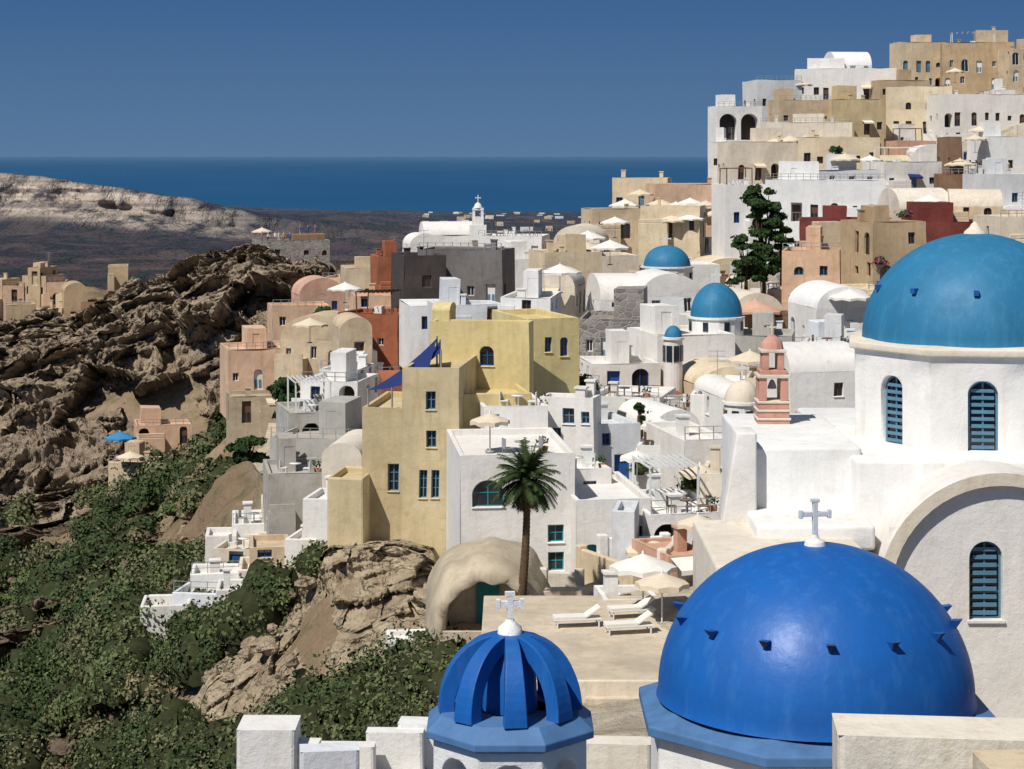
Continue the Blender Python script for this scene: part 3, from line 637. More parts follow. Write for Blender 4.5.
for i in range(70):
    u,D,v=village_spot(); P=Wp(u,v,D); a=random.uniform(-.6,.6)+random.choice([0,1.57,-1.57]); mb=MB(); n=random.randint(6,11); wd=random.uniform(1.0,1.6)
    R_=Vector((math.cos(a),math.sin(a),0)); B_=Vector((-math.sin(a),math.cos(a),0)); mt=random.choice(['white','offwhite','pale_paving'])
    for k in range(n): mb.box(P+R_*k*.3-Z*1.5,R_*.3,B_*wd,Z*(1.5+.18*(k+1)),mt)
    mb.box(P-Z*1.5-B_*.22,R_*n*.3,B_*.217,Z*(1.9),mt)
    A=[P-B_*.22+Z*.4,P-B_*.003+Z*.4,P-B_*.003+R_*n*.3+Z*(.6+.18*n),P-B_*.22+R_*n*.3+Z*(.6+.18*n)]
    mb.poly(A,mt); mb.poly([A[0],A[3],A[3]-Z*(.2+.18*n),A[0]-Z*.01],mt); mb.obj('stone_stairs',None,P,0)
# ---------------------------------------------------------------- domed chapels
def cross(mb,c,h,mat,t=.09,a=0):
    c=Vector(c); R=Vector((math.cos(a),math.sin(a),0)); B=Vector((-math.sin(a),math.cos(a),0)); w=h*.72
    mb.box(c-R*t/2-B*t/2,R*t,B*t,Z*h,mat)
    for s in (-1,1):
        mb.box(c+Z*h*.60+R*s*t/2-B*t*.45,R*s*(w/2-t/2),B*t*.9,Z*t,mat)
        mb.box(c+Z*(h*.60-t*.35)+R*s*w/2-B*t*.55,R*s*t*.7,B*t*1.1,Z*t*1.7,mat)
    mb.box(c+Z*h-R*t*.85-B*t*.55,R*t*1.7,B*t*1.1,Z*t*.7,mat)
def dome_prof(r,h,n=16): return [(max(r*math.cos(math.pi/2*i/n),.01),h*math.sin(math.pi/2*i/n)) for i in range(n+1)]
def chapel_dome(u,v_base,D,rpx,hpx,drum_px,mat,dm='white'):
    c=Wp(u,v_base,D); s=D/F; e=empty('domed_chapel',c)
    m1=MB(); m1.lathe(c,dome_prof(rpx*s,hpx*s),32,mat); m1.obj('dome',e,c,.1)
    m2=MB(); r=rpx*s*1.06; m2.lathe(c,[(r,-drum_px*s-2),(r,-.15),(r+.12,-.15),(r+.12,.0),(rpx*s*.9,.03)],20,dm,False); 
    for k in range(8):
        a=-math.pi/2+k*math.pi/4+.3; d=Vector((math.cos(a),math.sin(a),0)); q=Vector((-math.sin(a),math.cos(a),0))
        m2.box(c+d*(r-.1)-q*.2-Z*drum_px*s*.75,q*.4,d*.13,Z*drum_px*s*.5,'glass')
    cross(m2,c+Z*(hpx*s),.9,'white',.1); m2.obj('drum',e,c)
chapel_dome(667,266,186,24,21,24,'dome_teal')
chapel_dome(716,316,146,26,33,18,'dome_teal')
chapel_dome(673,337,135,9,11,32,'dome_teal')
chapel_dome(742,401,111,17,22,32,'offwhite')
c=Wp(478,240,262); mb=MB(); mb.cbox(c,2.2,1.4,2,'white'); mb.cbox(c+Z*2,1.5,1.0,1.0,'white'); 
for s_ in (-.55,.55): mb.cbox(c+Z*3+Vector((s_,0,0)),.35,.8,.9,'white')
mb.cbox(c+Z*3.9,1.5,.9,.3,'white'); mb.lathe(c+Z*4.2,[(.6,0),(.4,.5),(.02,.8)],12,'white'); cross(mb,c+Z*5,.8,'white',.1); mb.obj('bell_tower')
# ---------------------------------------------------------------- foreground church with big blue dome
c=Wp(815,690,40); e=empty('blue_domed_church',c)
m1=MB(); prof=dome_prof(3.12,2.92,28); m1.lathe(c,[(3.16,-.12)]+prof,96,'dome_blue'); m1.obj('dome',e,c,.035)
m2=MB(); a0=math.pi/8
m2.lathe(c,[(3.0,-.10),(3.72,-.32),(3.72,-.52),(3.45,-.55)],8,'rim_blue',False,a0); m2.obj('blue_rim',e,c,bevel=.03,merge=True)
m3=MB(); m3.lathe(c,[(3.5,-8),(3.5,-.54),(3.0,-.5)],8,'white',False,a0); m3.obj('drum',e,c,bevel=.04,merge=True)
m4=MB(); m4.lathe(c+Z*2.88,[(.24,-.06),(.2,.10),(.09,.16),(.06,.24)],16,'white'); cross(m4,c+Z*3.04,.72,'white_cool',.10,.15); m4.obj('cross',e,c,bevel=.01,merge=True)
m5=MB()
for k in range(14):
    a=2*math.pi*k/14+.18; zz=1.45; rr=3.12*math.sqrt(1-(zz/2.92)**2); d=Vector((math.cos(a),math.sin(a),0)); q=Vector((-math.sin(a),math.cos(a),0))
    p0=c+d*(rr-.05)+Z*zz
    A=[p0-q*.085+Z*.12,p0+q*.085+Z*.12,p0+Z*-.14]; Bp=[x+d*.22+Z*.02 for x in A[:2]]+[p0+d*.12-Z*.02]
    m5.poly(A,'dome_blue'); m5.poly(Bp,'darkhole')
    for i in range(3): j=(i+1)%3; m5.poly([A[i],A[j],Bp[j],Bp[i]],'blue_paint')
m5.obj('spouts',e,c)
# ---------------------------------------------------------------- belfry with ribbed blue crown
c=Wp(510,708,26); e=empty('belfry_cupola',c)
m1=MB(); nr=8
for k in range(nr):
    a=2*math.pi*k/nr-math.pi/2+.08; d=Vector((math.cos(a),math.sin(a),0)); q=Vector((-math.sin(a),math.cos(a),0)); rows=[]
    for i in range(15):
        t=math.pi/2*i/14; ro=.90*max(0.0,math.cos(t))**.85+.03; zo=.98*math.sin(t); ri=max(ro-.2,.0); w=.15*(1-.5*(i/14)); zi=zo-.16*math.sin(t)
        rows.append([c+d*ri-q*w+Z*zi,c+d*ro-q*w+Z*zo,c+d*ro+q*w+Z*zo,c+d*ri+q*w+Z*zi])
    m1.grid(rows,'dome_blue',False,True)
m1.lathe(c,[(.36,0),(.34,.45),(.2,.82),(.05,1.0)],16,'dome_blue')
m1.obj('ribbed_crown',e,c,0,.012,True)
m2=MB(); m2.lathe(c,[(.5,.02),(.95,.0),(1.16,-.17),(1.16,-.26),(1.02,-.29)],8,'rim_blue',False,math.pi/8); m2.obj('octagonal_roof',e,c,bevel=.012,merge=True)
m3=MB(); m3w=MB()
for k in range(8):
    a=math.pi/8+k*math.pi/4; r=1.06; P0=c+Vector((r*math.cos(a),r*math.sin(a),-3.0)); a2=a+math.pi/4; P1=c+Vector((r*math.cos(a2),r*math.sin(a2),-3.0))
    Rv=(P1-P0); LL=Rv.length; Rv.normalize(); Nn=Vector((math.cos(a+math.pi/8),math.sin(a+math.pi/8),0))
    facade(m3,m3w,P0,Rv,Nn,LL,2.7,[(.15,.6,LL-.15,2.55,'n')],'white','blue_paint')
m3.obj('arcade_walls',e,c,0,.015,True); m3w.obj('niche_panels',e,c)
m4=MB(); m4.lathe(c+Z*.98,[(.17,-.05),(.15,.08),(.07,.14),(.05,.18)],12,'white'); cross(m4,c+Z*1.10,.36,'white',.075,.1); m4.obj('cross',e,c)
# ---------------------------------------------------------------- upper church
c=Wp(975,337,57); e=empty('white_domed_church',c)
m1=MB(); m1.lathe(c,[(3.2,-.1)]+dome_prof(3.17,2.95,24),80,'dome_teal'); m1.obj('dome',e,c,.035)
m1=MB()
for k in range(10):
    a=2*math.pi*k/10+.1; zz=1.45; rr=3.17*math.sqrt(1-(zz/2.95)**2); d=Vector((math.cos(a),math.sin(a),0)); q=Vector((-math.sin(a),math.cos(a),0)); p0=c+d*(rr-.05)+Z*zz
    m1.box(p0-q*.07-Z*.08,q*.14,d*.2,Z*.14,'blue_paint')
m1.lathe(c+Z*2.93,[(.35,-.05),(.3,.08),(.16,.2),(.1,.3),(.02,.36)],16,'offwhite'); m1.obj('spouts_and_finial',e,c)
m2,m2o=MB(),MB(); ph=math.radians(-90-9.5); RR=3.65
for k in range(8):
    a=ph-math.pi/8+k*math.pi/4; a2=a+math.pi/4
    P0=c+Vector((RR*math.cos(a),RR*math.sin(a),-4.6)); P1=c+Vector((RR*math.cos(a2),RR*math.sin(a2),-4.6)); Rv=P1-P0; LL=Rv.length; Rv.normalize()
    Nn=Vector((math.cos(a+math.pi/8),math.sin(a+math.pi/8),0))
    facade(m2,m2o,P0,Rv,Nn,LL,4.35,[(LL/2-.40,1.80,LL/2+.40,3.72,'a')],'white','blue_gray')
    x0=LL/2-.3
    for j in range(9): m2o.box(P0+Rv*x0+Z*(1.88+j*.19)-Nn*.20,Rv*.6,Nn*.05,Z*.09,'blue_gray')
m2.lathe(c,[(RR,-.25),(RR+.16,-.22),(RR+.16,-.04),(3.15,.02)],8,'offwhite',False,ph-math.pi/8)
m2.obj('drum',e,c,.02,.05,True,3); m2o.obj('windows',e,c,.02)
def block(parent,name,u0,u1,zt,zb,D0,D1,mat,bev=.1):
    x0=(u0-512)/F*D0; x1=(u1-512)/F*D0; mb=MB(); mb.box(Vector((x0,D0,zb)),Vector((x1-x0,0,0)),Vector((0,D1-D0,0)),Z*(zt-zb),mat)
    return mb.obj(name,parent,parent.location if parent else Vector((0,0,0)),.03,bev,True,3)
block(e,'nave',857,1300,-7.95,-22,52,63,'white')
block(e,'side_aisle',750,862,-7.75,-22,53,60,'white')
block(e,'side_roof_terrace',716,880,-9.67,-22,47,53.02,'offwhite')
block(e,'terrace_step',757,876,-9.35,-10,50.5,53.01,'white')
mb=MB(); q=[(757,433),(737,433),(722,524),(757,524)]
A=[Wp(u,v,52.6) for u,v in q]; Bq=[p_+Vector((0,1.2,0)) for p_ in A]
mb.poly(A,'white'); mb.poly(Bq,'white')
for i in range(4): j=(i+1)%4; mb.poly([A[i],A[j],Bq[j],Bq[i]],'white')
mb.obj('buttress',e,c,0,.06,True,3)
Df=50.0; cx=(1002-512)/F*Df; rad=3.1; zs_=-7.95-rad
m1,m1o=MB(),MB(); n=28
arc=[(cx-rad*math.cos(math.pi*t/n),zs_+rad*math.sin(math.pi*t/n)) for t in range(n+1)]
m1.grid([[Vector((x,Df,z)) for x,z in arc],[Vector((x,Df+2.2,z)) for x,z in arc]],'white')
rin=rad-.32
arc2=[(cx-rin*math.cos(math.pi*t/n),zs_+rin*math.sin(math.pi*t/n)) for t in range(n+1)]
m1.grid([[Vector((x,Df,z)) for x,z in arc],[Vector((x,Df,z)) for x,z in arc2],[Vector((x,Df+.22,z)) for x,z in arc2]],'offwhite',False)
wx=(988-512)/F*Df
zt_=-(543-155)/F*Df; zb_=-(622-155)/F*Df
O_=Vector((cx-rin,Df+.22,zs_-10))
top=zt_+.35
facade(m1,m1o,O_,Vector((1,0,0)),Vector((0,-1,0)),2*rin,10+(top-zs_),[(wx-.42-(cx-rin),zb_-O_.z,wx+.42-(cx-rin),zt_-O_.z,'a')],'white','blue_gray')
for j in range(9): m1o.box(Vector((wx-.3,Df+.40,zb_+.1+j*.2)),Vector((.6,0,0)),Vector((0,-.04,0)),Z*.1,'blue_gray')
pts=[(x,z) for x,z in arc2 if z>=top]; 
xl=cx-math.sqrt(rin**2-(top-zs_)**2); xr=2*cx-xl
m1.poly([Vector((xl,Df+.223,top))]+[Vector((x,Df+.223,z)) for x,z in pts]+[Vector((xr,Df+.223,top))],'white')
for sx,x in ((-1,cx-rad),(1,cx+rad-.32)): m1.box(Vector((x,Df,zs_-11)),Vector((.32,0,0)),Vector((0,2.2,0)),Z*11,'offwhite')
m1.obj('barrel_vault',e,c); m1o.obj('vault_window',e,c)
# pink bell tower
c=Wp(772,449,58); mb=MB()
mb.cbox(c-Z*.8,1.2,1.1,.8,'pinkstone'); 
for i in range(6): mb.cbox(c+Z*i*.24,.98-.02*i,.98-.02*i,.17,'pinkstone'); mb.cbox(c+Z*(i*.24+.17),1.04-.02*i,1.04-.02*i,.07,'offwhite')
z0=1.44
for sx in (-.31,.31):
    for sy in (-.31,.31): mb.cbox(c+Vector((sx,sy,z0)),.22,.22,.66,'pinkstone')
mb.cbox(c+Z*(z0+.66),.96,.96,.1,'offwhite'); mb.cbox(c+Z*(z0+.76),.8,.8,.12,'pinkstone')
for sx in (-.22,.22):
    for sy in (-.22,.22): mb.cbox(c+Vector((sx,sy,z0+.88)),.19,.19,.5,'pinkstone')
mb.cbox(c+Z*(z0+1.38),.74,.74,.09,'offwhite'); mb.lathe(c+Z*(z0+1.47),[(.34,0),(.3,.2),(.14,.36),(.02,.44)],10,'pinkstone'); cross(mb,c+Z*(z0+1.88),.3,'offwhite',.05)
mb.lathe(c+Z*(z0+.32),[(.14,0),(.1,.14),(.05,.24),(.01,.26)],10,'metal')
mb.obj('pink_bell_tower',None,c,0,.015,True)
mb=MB()
for i in range(6):
    mb.box(Wp(792+i*4,447-i*5,60+i*.5),Vector((2.2,0,0)),Vector((0,.6,0)),Z*-2.5,'brown' if i%2 else 'concrete')
mb.obj('stone_stairs')
# near parapets
bl('cream_parapet_wall',838,1180,744,900,20,-5,depth=.85,mat='offwhite',roof='none',op=[('f',846,758,851,765,'n')],found=1,bevel=.07)
bl('cream_parapet_wall',992,1200,772,900,18.6,4,depth=.7,mat='cream',roof='none',op=[],found=1,bevel=.07)
for q in [(236,262,729,34,'white',.9),(258,318,743,34.4,'white',.35),(300,336,752,33,'white_cool',.5),(318,372,747,35,'white',.35),(366,424,733,35.5,'white',.35),(398,412,724,35.8,'white',.5),(560,650,745,37,'offwhite',.5)]:
    bl('white_parapet_wall',q[0],q[1],q[2],860,q[3],random.uniform(-5,8),depth=q[5],mat=q[4],roof='none',op=[],found=1,bevel=.06)
bl('white_roof',262,430,800,900,34,4,depth=2.4,mat='offwhite',roof='none',op=[],found=1)
# ---------------------------------------------------------------- pool terrace
mb=MB(); zt=-18.72
mb.box(Vector((-1.2,70.5,zt-6)),Vector((9.5,0,0)),Vector((0,14.5,0)),Z*6,'pale_paving'); mb.box(Vector((-1.2,70.3,zt-6)),Vector((9.5,0,0)),Vector((0,.198,0)),Z*6.25,'offwhite')
mb.obj('terrace',None,Vector((0,0,0)),.03,.04,True)
mb=MB()
for i in range(14): mb.box(Vector((2.6,69.9-i*.5,zt-.3-i*.3)),Vector((3.0,0,0)),Vector((0,.8,0)),Z*-3,'concrete' if i%2 else 'pale_paving')
mb.obj('stone_stairs',None,Vector((0,0,0)),.03)
def sunbed(x,y,a):
    c=Vector((x,y,zt)); R=Vector((math.cos(a),math.sin(a),0)); B=Vector((-math.sin(a),math.cos(a),0)); mb=MB()
    mb.box(c+Z*.28,R*1.9,B*.65,Z*.07,'white_frame'); mb.box(c+Z*.352+B*.03,R*1.25,B*.59,Z*.1,'canvas_white')
    U_=(R*.6+Z*.38); nrm=Vector((-R.x*.38,-R.y*.38,.6))*.12
    mb.box(c+R*1.27+Z*.36+B*.03,U_,B*.59,nrm,'canvas_white')
    for px in (.08,1.75):
        for py in (.02,.56): mb.box(c+R*px+B*py,R*.06,B*.06,Z*.279,'white_frame')
    mb.obj('sun_lounger',None,c,0,.015,True)
for x,y,a in [(1.7,79.0,.15),(3.7,77.8,.2),(4.0,80.5,.25)]: sunbed(x,y,a)
def umbrella(P,r,h,mat='canvas_cream'):
    mb=MB(); P=Vector(P); n=8; top=P+Z*h; mb.lathe(P,[(.035,0),(.035,h)],8,'white_frame'); mb.lathe(P,[(.25,0),(.25,.08),(.04,.1)],10,'metal')
    a0=random.random(); ring=[top+Vector((r*math.cos(a0+2*math.pi*k/n),r*math.sin(a0+2*math.pi*k/n),-r*.38)) for k in range(n)]
    for k in range(n):
        A,B_=ring[k],ring[(k+1)%n]; mid=(A+B_)/2+ (top-(A+B_)/2)*.03+Z*.03
        mb.poly([top,A,mid],mat); mb.poly([top,mid,B_],mat)
        mb.poly([A,mid,mid-Z*.16,A-Z*.2],mat); mb.poly([mid,B_,B_-Z*.2,mid-Z*.16],mat)
    mb.lathe(top,[(.06,-.02),(.05,.08),(.01,.12)],8,'white_frame')
    mb.obj('patio_umbrella',None,P)
for u,v,D,r,h,mt in [(643,612,82,1.4,2.4,'canvas_white'),(662,625,80,1.1,2.1,'canvas_cream'),(652,590,90,1.3,2.3,'canvas_cream'),(490,452,97,1.0,1.9,'canvas_cream'),(637,490,100,.9,2,'canvas_white'),(660,455,108,1.1,2,'canvas_white'),(698,560,88,1,2,'canvas_cream'),(700,505,98,1.1,2,'canvas_cream'),
   (755,330,160,2.3,2.4,'pink'),(120,455,220,1.8,2.6,'canvas_blue'),(130,472,212,1.5,2.2,'canvas_cream'),(262,242,303,1.6,2.2,'canvas_cream'),(262,290,262,1.2,2.2,'canvas_white')]:
    umbrella(Wp(u,v,D),r,h,mt)
for u,v,D in [(660,215,250),(676,218,248),(690,214,250),(706,217,246),(655,228,238),(672,232,236),(690,230,236),(716,226,240),(640,205,255),(625,215,255),(790,150,275),(775,152,275),(805,150,272),(975,150,262),(982,140,268),(955,80,318),(800,92,318),(960,175,245),(845,170,243),(870,172,243),(700,200,258),(588,250,215),(750,385,128),(850,318,150),(890,312,160),(560,290,165),(610,262,190),(310,340,190),(345,300,230),(930,215,205),(585,262,200),(615,235,225)]:
    umbrella(Wp(u,v+3,D),random.uniform(1.5,2.1),2.4,random.choice(['canvas_cream','canvas_white','canvas_cream']))
def sail(pts,mat):
    A,B_,C_=[Vector(p_) for p_ in pts]; mb=MB(); n=8; rows=[]
    for i in range(n+1):
        r_=[]
        for j in range(n+1):
            s=i/n; t=j/n; p_=A*(1-s)+(B_*(1-t)+C_*t)*s; r_.append(p_-Z*.25*s*(1-s)*4)
        rows.append(r_)
    mb.grid(rows,mat)
    for p_ in (A,B_,C_): mb.lathe(p_-Z*2.2,[(.05,0),(.05,2.3)],6,'metal')
    mb.obj('shade_sail')
sail([Wp(368,390,104.5),Wp(437,338,107),Wp(428,372,104)],'canvas_navy'); sail([Wp(392,378,106),Wp(440,341,108.5),Wp(441,352,105)],'canvas_navy')
# ---------------------------------------------------------------- foliage
def leafcloud(name,cen,rad,nl,ls,mat,core=True,squash=.75,corek=.66):
    cen=np.array(cen,float); rad=np.array(rad,float)
    cnt=np.clip((nl*(rad/1.2)**1.8).astype(int),60,900) if nl>=300 and len(cen)>60 else np.full(len(cen),nl)
    idx=np.repeat(np.arange(len(cen)),cnt); n=len(idx)
    d=rng.normal(size=(n,3)); d/=np.linalg.norm(d,axis=1)[:,None]; d[:,2]=np.abs(d[:,2])*1.0-.25
    lob=1+.28*np.sin(d[:,0]*5+idx*1.7)+.22*np.sin(d[:,1]*6+idx*2.9)+.18*np.sin(d[:,2]*7+idx)
    rr=rad[idx]*lob*(rng.uniform(.66,1.08,n)); p=cen[idx]+d*rr[:,None]*np.array([1,1,squash])
    ls_=np.array(ls)[idx] if np.ndim(ls) else np.full(n,ls)
    ls_=ls_*rng.uniform(.6,1.4,n)
    nn=d+rng.normal(size=(n,3))*.45; nn/=np.linalg.norm(nn,axis=1)[:,None]
    t=np.cross(nn,rng.normal(size=(n,3))); t/=np.linalg.norm(t,axis=1)[:,None]; b2=np.cross(nn,t)
    t*=ls_[:,None]; b2*=ls_[:,None]*.6
    Q=np.stack([p-t,p-b2,p+t,p+b2],1).reshape(-1,3)
    fq=np.arange(n*4).reshape(-1,4)
    mats=np.zeros(n,int)
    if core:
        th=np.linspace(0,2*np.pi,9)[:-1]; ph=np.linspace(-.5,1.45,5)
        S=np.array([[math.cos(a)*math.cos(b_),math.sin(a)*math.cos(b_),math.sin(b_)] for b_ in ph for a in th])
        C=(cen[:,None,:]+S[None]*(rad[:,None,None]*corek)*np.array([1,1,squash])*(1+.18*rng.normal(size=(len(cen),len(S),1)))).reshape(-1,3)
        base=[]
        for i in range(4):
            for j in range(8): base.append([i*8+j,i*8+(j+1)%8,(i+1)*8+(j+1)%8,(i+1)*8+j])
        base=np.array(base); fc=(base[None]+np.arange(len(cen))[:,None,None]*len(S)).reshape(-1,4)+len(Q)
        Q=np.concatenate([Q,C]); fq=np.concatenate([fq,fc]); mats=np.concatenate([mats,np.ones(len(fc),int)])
    me=bpy.data.meshes.new(name); me.vertices.add(len(Q)); me.vertices.foreach_set('co',Q.ravel().astype(np.float32))
    me.loops.add(len(fq)*4); me.loops.foreach_set('vertex_index',fq.ravel().astype(np.int32))
    me.polygons.add(len(fq)); me.polygons.foreach_set('loop_start',np.arange(0,len(fq)*4,4,dtype=np.int32)); 
    me.materials.append(MATS[mat]); me.materials.append(MATS['leaf_core']); me.polygons.foreach_set('material_index',mats.astype(np.int32))
    me.update(calc_edges=True); me.validate(); o=bpy.data.objects.new(name,me); scene.collection.objects.link(o); return o
sets={'shrub_leaf':[[],[],[]],'shrub_dark':[[],[],[]],'shrub_dry':[[],[],[]]}
def dens(u,v,D):
    x=(u-512)/F*D; nn_=noise.fractal(Vector((x*.06,D*.05,3)),1,2,4)
    if D<98 and u<470:
        if D>89 and 200<u<475: return .0
        if u<100: return .03+nn_*.6
        return (.95+nn_*1.0 if v>640 else 0)
    if u<90: return .04+nn_*.65
    if 90<=u<330 and 415<v<700: return .28+nn_*1.6
    return 0
tries=0; ns_=0
while ns_<1350 and tries<60000:
    tries+=1
    u=random.uniform(-60,470); D=math.exp(random.uniform(math.log(62),math.log(222))); v=gv(u,D)
    if v>860 or village_mask(np.array([u+12]),np.array([D]))[0]>.3: continue
    if random.random()>dens(u,v,D)*.8: continue
    r=(.28+random.random()**1.8*.95)*2.1*(.7+D/400)
    if 135<u<320 and 104<D<128: r=min(r,.7)
    x=(u-512)/F*D; q=noise.noise(Vector((x*.12,D*.08,8)))+random.uniform(-.3,.3)
    mk='shrub_dark' if q<-.06 else ('shrub_dry' if q>.26 else 'shrub_leaf')
    if mk=='shrub_dry': r*=.55
    S_=sets[mk]; S_[0].append((x,D,gz(u,D)+r*.30)); S_[1].append(r); S_[2].append(D*.0009+.02); ns_+=1
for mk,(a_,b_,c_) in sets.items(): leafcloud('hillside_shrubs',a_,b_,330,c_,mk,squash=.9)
# loose boulders on the slope
mb=MB()
for i in range(300):
    u=random.uniform(-60,330); D=math.exp(random.uniform(math.log(64),math.log(225))); v=gv(u,D)
    if v>860 or (135<u<320 and 104<D<128) or village_mask(np.array([u+12]),np.array([D]))[0]>.3: continue
    c=Vector(((u-512)/F*D,D,gz(u,D))); r=random.uniform(.3,1.0)*random.uniform(.5,1)*min(1,D/110); sx,sz=random.uniform(.8,1.4),random.uniform(.6,1.0); sd_=random.random()*50
    mb.grid([[c+Vector((math.cos(b_)*math.cos(a_)*sx,math.cos(b_)*math.sin(a_),math.sin(b_)*sz))*r*(1+.45*noise.noise(Vector((math.cos(a_)*1.3+sd_,math.sin(a_)*1.3,b_*1.3)))) for a_ in np.linspace(0,2*math.pi,10)[:-1]] for b_ in np.linspace(-1.2,1.5,7)],'rock_brown' if u<150 else 'rock',False,True)
mb.obj('boulders')
gc=[];gr=[];gl=[]
for i in range(150):
    u,D,v=village_spot(); gc.append(Wp(u,v,D)+Z*.5); gr.append(random.uniform(.35,.95)); gl.append(D*.0008+.02)
for (u,v,D) in [(575,380,118),(582,384,119),(590,386,118),(640,470,104),(690,485,99),(560,505,96),(700,520,93),(655,420,114),(668,412,118),(240,565,121),(262,578,114),(280,584,113)]: gc.append(Wp(u,v,D)); gr.append(.8); gl.append(.1)
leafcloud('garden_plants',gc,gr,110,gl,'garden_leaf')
gc=[Wp(*q) for q in [(905,215,200),(880,262,178),(716,470,104),(655,535,95),(350,350,185),(648,340,148)]]; leafcloud('bougainvillea',gc,[.9]*len(gc),140,.11,'flower_leaf')
def broad_tree(u,v,D,wpx,hpx,mat='tree_leaf',n=14,name='broadleaf_tree'):
    s=D/F; base=Wp(u,v,D); e=empty(name,base); mb=MB()
    def limb(a,b_,r0,r1):
        ax=(b_-a).normalized(); t=ax.orthogonal().normalized(); q=ax.cross(t)
        mb.grid([[a+(t*math.cos(k*math.pi/3)+q*math.sin(k*math.pi/3))*r0 for k in range(6)],[b_+(t*math.cos(k*math.pi/3)+q*math.sin(k*math.pi/3))*r1 for k in range(6)]],'trunk',True,True)
    H=hpx*s; Wd=wpx*s; fork=base+Z*H*.2; limb(base-Z*1.5,fork,.22,.15); C=[];Rr=[]
    for k in range(n):
        a=random.random()*6.28; q=random.uniform(.1,1)**.6; hh=random.uniform(.06,.92); tp=1-.35*hh
        p_=base+Vector((math.cos(a)*Wd*.40*q*tp,math.sin(a)*Wd*.40*q*tp,H*hh))
        limb(fork,p_,.09,.03); C.append(p_); Rr.append(Wd*random.uniform(.10,.20))
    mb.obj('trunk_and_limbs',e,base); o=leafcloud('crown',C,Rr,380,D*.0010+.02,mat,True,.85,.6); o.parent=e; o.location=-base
broad_tree(764,285,192,50,104,n=40); broad_tree(746,286,190,34,52,n=16); broad_tree(782,270,195,24,60,n=14)
broad_tree(325,345,205,36,38); broad_tree(288,425,170,40,48,n=18); broad_tree(838,165,258,22,18,n=6); broad_tree(577,395,118,20,34,n=8)
broad_tree(250,470,165,44,34,n=14); broad_tree(215,480,180,30,22,n=9); broad_tree(700,345,150,20,20,n=5); broad_tree(640,420,112,14,22,n=5); broad_tree(688,480,100,14,16,n=5)
# palm
base=Wp(520,604,86); e=empty('palm_tree',base); mb=MB(); rows=[]; HT=5.35
for i in range(70):
    t=i/69; c=base+Vector((.18*math.sin(t*2.2)+t*.15,0,-.5+t*(HT+.5))); r=(.20-.08*t)+(.02 if i%2 else 0)+(.06 if t>.93 else 0)
    rows.append([c+Vector((r*math.cos(k*math.pi/5),r*math.sin(k*math.pi/5),0)) for k in range(10)])
mb.grid(rows,'trunk',True,True); mb.obj('trunk',e,base); top=base+Vector((.30,0,HT))
mf=MB()
for k in range(135):
    dead=k<34; a=random.random()*6.283; el=random.uniform(-1.3,-.6) if dead else random.uniform(-.5,1.45); Lf=random.uniform(.9,1.5) if dead else random.uniform(1.45,1.95)
    d=Vector((math.cos(a)*math.cos(el),math.sin(a)*math.cos(el),math.sin(el))); p_=top.copy(); m_='palm_dead' if dead else 'palm_leaf'; n=16; sd=Vector((-math.sin(a),math.cos(a),0))
    for i in range(n):
        q=p_+d*(Lf/n); t=i/n; mf.poly([p_-sd*.02,p_+sd*.02,q+sd*.015,q-sd*.015],m_)
        if i>1:
            ll=.46*math.sin(math.pi*(.15+.8*t))
            for s_ in (-1,1):
                for h_ in (0,.5):
                    o_=p_+(q-p_)*h_; tip=o_+sd*s_*ll*.75+d*ll*.6-Z*ll*random.uniform(.15,.45)
                    mf.poly([o_,o_+d*.06,tip],m_)
        d=(d-Z*(.085 if not dead else .1)).normalized(); p_=q
mf.obj('fronds',e,base)
for k in range(46):
    u=random.uniform(418,600); D=random.uniform(1300,3200); v=gv(u,D)
    w=random.uniform(5,11)/D*F
    bl('white_cottage',u,u+w,v-3.2/D*F,v+1,D,random.uniform(-15,15),depth=6,mat=random.choice(['white','white','offwhite','beige']),clutter=False,p=.6,found=3,filler=True)
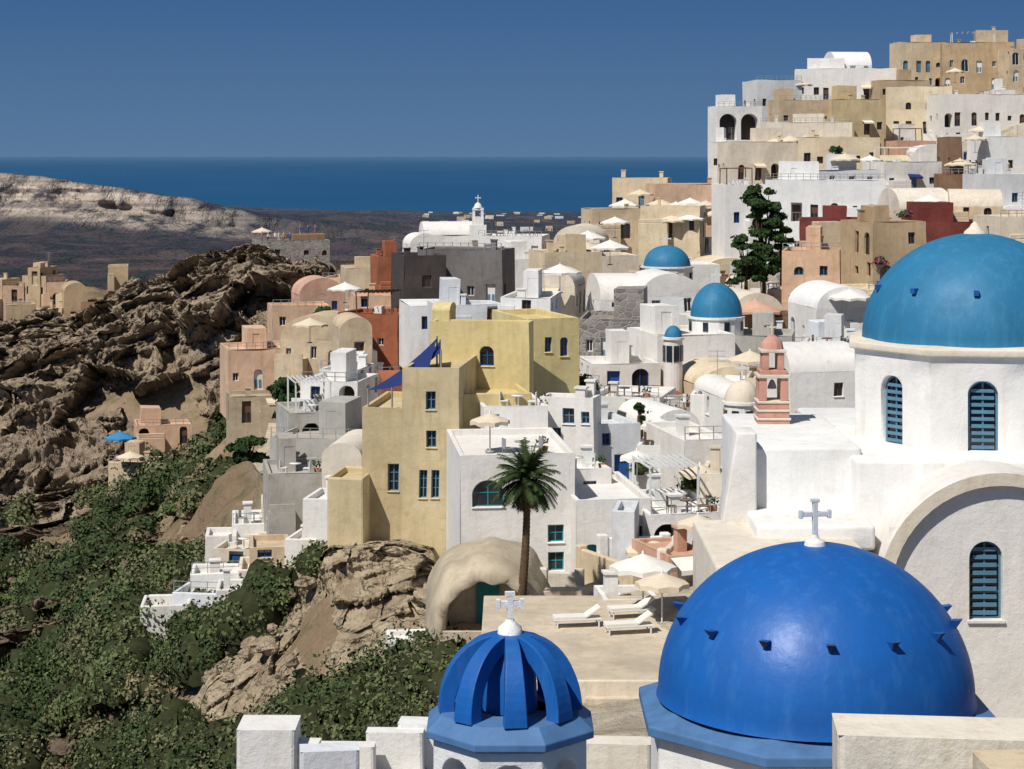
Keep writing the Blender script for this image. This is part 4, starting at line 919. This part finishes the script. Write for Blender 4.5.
# ---------------------------------------------------------------- people
def person(P,col,legs,a=0,arm=.3):
    P=Vector(P); vs=[(0,0,.95),(0,0,1.2),(0,0,1.42),(0,0,1.52),(0,.02,1.66),(0,0,1.76),
      (.2,0,1.4),(.26,-.02,1.12),(.24,-.18*arm*3,.88),(-.2,0,1.4),(-.26,.02,1.12),(-.24,.1,.86),
      (.1,0,.9),(.12,-.06,.5),(.13,.02,.06),(.13,-.14,.03),(-.1,0,.9),(-.12,.06,.5),(-.13,.12,.06),(-.13,-.02,.03)]
    rs=[.15,.14,.13,.055,.1,.07,.06,.045,.035,.06,.045,.035,.09,.06,.045,.035,.09,.06,.045,.035]
    ed=[(0,1),(1,2),(2,3),(3,4),(4,5),(2,6),(6,7),(7,8),(2,9),(9,10),(10,11),(0,12),(12,13),(13,14),(14,15),(0,16),(16,17),(17,18),(18,19)]
    me=bpy.data.meshes.new('person'); me.from_pydata(vs,ed,[]); o=bpy.data.objects.new('person',me); scene.collection.objects.link(o); o.location=P; o.rotation_euler[2]=a
    md=o.modifiers.new('skin','SKIN'); 
    for i,sv in enumerate(me.skin_vertices[0].data): sv.radius=(rs[i],rs[i]*.8); sv.use_root=(i==0)
    o.modifiers.new('sub','SUBSURF').levels=1
    nm='clothes_%d'%len(MATS); m,nt,b=nmat(nm); tc=N(nt,'ShaderNodeTexCoord'); sp=N(nt,'ShaderNodeSeparateXYZ'); nt.links.new(tc.outputs['Object'],sp.inputs[0])
    c_=mix(nt,math_n(nt,'GREATER_THAN',sp.outputs[2],.95),legs,col); c_=mix(nt,math_n(nt,'GREATER_THAN',sp.outputs[2],1.47),c_,(.45,.27,.19)); c_=mix(nt,math_n(nt,'GREATER_THAN',sp.outputs[2],1.72),c_,(.05,.03,.02)); nt.links.new(c_,b.inputs['Base Color']); b.inputs['Roughness'].default_value=.8
    me.materials.append(m)
cols=[(.6,.6,.6),(.5,.08,.06),(.05,.1,.35),(.03,.03,.03),(.6,.45,.1),(.3,.45,.5)]
for u,v,D in [(262,242,301),(268,242,302),(275,242,301),(284,242,301),(290,242,302),(279,242,303),(300,235,308),(308,235,308),(315,235,308)]:
    person(Wp(u,v+1,D),random.choice(cols),random.choice(cols),random.random()*6,random.random())
# ---------------------------------------------------------------- light, sky, camera
sd=Vector((-.42,-.50,.84)).normalized()
sl=bpy.data.lights.new('sun','SUN'); sl.energy=4.9; sl.angle=math.radians(.53); sl.color=(1,.955,.88)
so=bpy.data.objects.new('sun',sl); scene.collection.objects.link(so); so.rotation_euler=sd.to_track_quat('Z','Y').to_euler(); so.location=(0,0,50)
w=bpy.data.worlds.new('World'); scene.world=w; w.use_nodes=True; nt=w.node_tree; bg=nt.nodes['Background']; bg.inputs[1].default_value=.062
sk=N(nt,'ShaderNodeTexSky',sky_type='NISHITA'); sk.sun_disc=False; sk.sun_elevation=math.asin(sd.z); sk.sun_rotation=math.atan2(sd.x,sd.y); sk.altitude=200; sk.air_density=1; sk.dust_density=.3; sk.ozone_density=3
tc=N(nt,'ShaderNodeTexCoord'); sp=N(nt,'ShaderNodeSeparateXYZ'); nt.links.new(tc.outputs['Generated'],sp.inputs[0])
f=mapr(nt,sp.outputs[2],.0,.085); k_=1/.062
low=mix(nt,f,(.100*k_,.195*k_,.335*k_),(.044*k_,.120*k_,.285*k_))
f2=mapr(nt,sp.outputs[2],.10,.5); nt.links.new(mix(nt,f2,low,sk.outputs[0]),bg.inputs[0])
cam=bpy.data.cameras.new('camera'); co=bpy.data.objects.new('camera',cam); scene.collection.objects.link(co); co.rotation_euler=(math.pi/2,0,0)
cam.sensor_width=36; cam.lens=F/1024*36; cam.shift_y=-(384.5-155)/1024; cam.clip_start=.5; cam.clip_end=300000; scene.camera=co
scene.view_settings.view_transform='Standard'; scene.view_settings.look='None'; scene.view_settings.exposure=0
print('buildings',COUNT[0],'shrubs',ns_)
